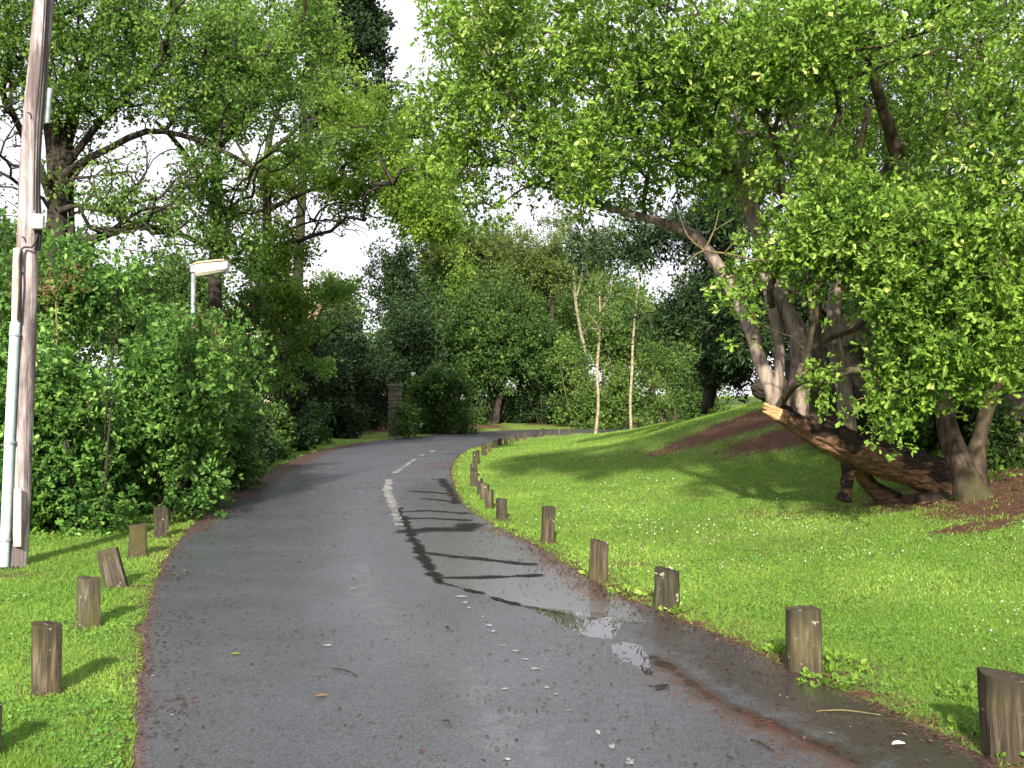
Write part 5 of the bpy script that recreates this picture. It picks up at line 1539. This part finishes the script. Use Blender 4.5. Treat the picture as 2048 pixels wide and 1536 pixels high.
def road_bits():
    spec = [((462, 1317), .045, 'leaf_lime', 'single yellow green leaf lying on the left half of the road'),
            ((630, 1402), .05, 'leaf_dead', 'single tan leaf on the asphalt near the bottom of the picture'),
            ((1780, 1499), .05, 'white', 'pale leaf on the wet asphalt at the lower right'),
            ((700, 1185), .035, 'leaf_dead', 'small tan leaf on the open asphalt in mid road')]
    rng = np.random.default_rng(9)
    for (px, py), s, mt, lab in spec:
        x, y = G0(px, py)
        V, Fs, k = place_leaves(np.array([[x, y, RZ + .008]]), np.array([[1, .2, .05]]), np.array([s * 1.4]), LEAF, rng, 1.9, 1.2)
        o = mesh_np('fallen_leaf', V, Fs, M[mt], attrs={'v': np.full(7, .7), 'c': np.full(7, .7)})
        tag(o, lab, 'leaf', 'single leaves on the road')
    for k, ((a, b_), lab) in enumerate(((((885, 1452), (905, 1463)), 'short dark twig on the asphalt in the bottom centre'), (((665, 1343), (715, 1360)), 'crooked dark twig left of the centre of the road'),
                                        (((1630, 1432), (1760, 1440)), 'thin pale twig lying along the wet right edge below the broad split post'), (((1545, 1510), (1500, 1490)), 'reddish twig near the rusty stain'))):
        p, q = np.array(G0(*a)), np.array(G0(*b_)); m = (p + q) / 2 + rng.normal(0, .015, 2)
        w = Wood(); w.tube(*refine(np.array([[*p, RZ + .006], [*m, RZ + .012], [*q, RZ + .006]]), np.array([.003, .005, .003]), .02, .01), sides=5)
        o = w.build('twig', M['bark_twig'] if k == 2 else M['bark_dark'], None); tag(o, lab, 'twig', 'twigs on the road')
road_bits()

def weeds():
    rng = np.random.default_rng(12)
    spots = [((1665, 1335), .17, .10, 90, 'leafy green weed at the right foot of the broad split post'),
             ((1655, 1368), .16, .05, 70, 'flat weed patch spilling onto the asphalt in front of the broad split post'),
             ((1345, 1222), .12, .06, 60, 'weed tuft at the foot of the squat greenish post'),
             ((1255, 1188), .14, .05, 50, 'pale weed sprig beside the muddy pool'),
             ((1180, 1150), .07, .07, 40, 'bright grass tuft at the left foot of the tan post by the pool'),
             ((1960, 1460), .13, .07, 60, 'weed tuft left of the corner post'),
             ((2030, 1520), .10, .07, 50, 'weed tuft in front of the corner post'),
             ((1935, 1395), .16, .07, 70, 'ragged green weed behind the corner post on the lawn edge'),
             ((1560, 1300), .10, .04, 40, 'small weed patch left of the broad split post'),
             ((1010, 1060), .12, .05, 40, 'small weed patch at the foot of the light tan post'),
             ((1840, 975), .22, .14, 60, 'green weed clump under the leaning trunk'),
             ((1735, 985), .12, .10, 40, 'spiky green weed beside the prop of the leaning trunk'),
             ((1890, 1000), .20, .08, 50, 'low ground ivy in front of the roots'),
             ((1990, 960), .25, .35, 90, 'tall weed on the bank right of the roots'),
             ((140, 1050), .30, .16, 120, 'yellowish weed clump at the foot of the bushes by the pole'),
             ((60, 1080), .25, .14, 90, 'green undergrowth tuft between pole and bushes')]
    for (px, py), r, hh, n, lab in spots:
        b_ = hit(px, py)
        if land(b_[:1], b_[1:2])[1][0] == 0: b_[2] = RZ + .001
        a = rng.uniform(0, 2 * np.pi, n); q = np.sqrt(rng.random(n)) * r
        px_, py_ = b_[0] + np.cos(a) * q, b_[1] + np.sin(a) * q
        zg, rg, _ = land(px_, py_); zg = np.where(rg == 0, RZ, zg)
        pos = np.stack([px_, py_, zg + .004 + rng.random(n) * hh * (1 - q / r * .7)], 1)
        d = np.stack([np.cos(a), np.sin(a), rng.uniform(.1, 1.2, n)], 1) + rng.normal(0, .4, (n, 3))
        V, Fs, k = place_leaves(pos, d, rng.uniform(.025, .05, n) * (1 + b_[1] * .02), LEAF, rng, .6, 1.1)
        e = empty('weed', tuple(b_), lab, 'weed', 'weeds')
        v = np.clip(rng.normal(.5, .25, n), 0, 1)
        mesh_np('leaves', V, Fs, M['leaf_near'], e, attrs={'v': np.repeat(v, k), 'c': np.repeat(v * 0 + rng.uniform(.3, .8), k)})
        w = Wood()
        for j in range(7):
            t = pos[rng.integers(n)]
            w.tube(np.array([[b_[0], b_[1], b_[2] - .01], (b_ + t) / 2 + [0, 0, .02], t]), [.003, .0025, .0015], 4)
        w.build('stems', M['grass_stem'], e)
M['grass_stem'] = plain('grass_stem', (.12, .22, .04), .7)
weeds()
print('objects', len(D.objects), 'verts', sum(len(m.vertices) for m in D.meshes))
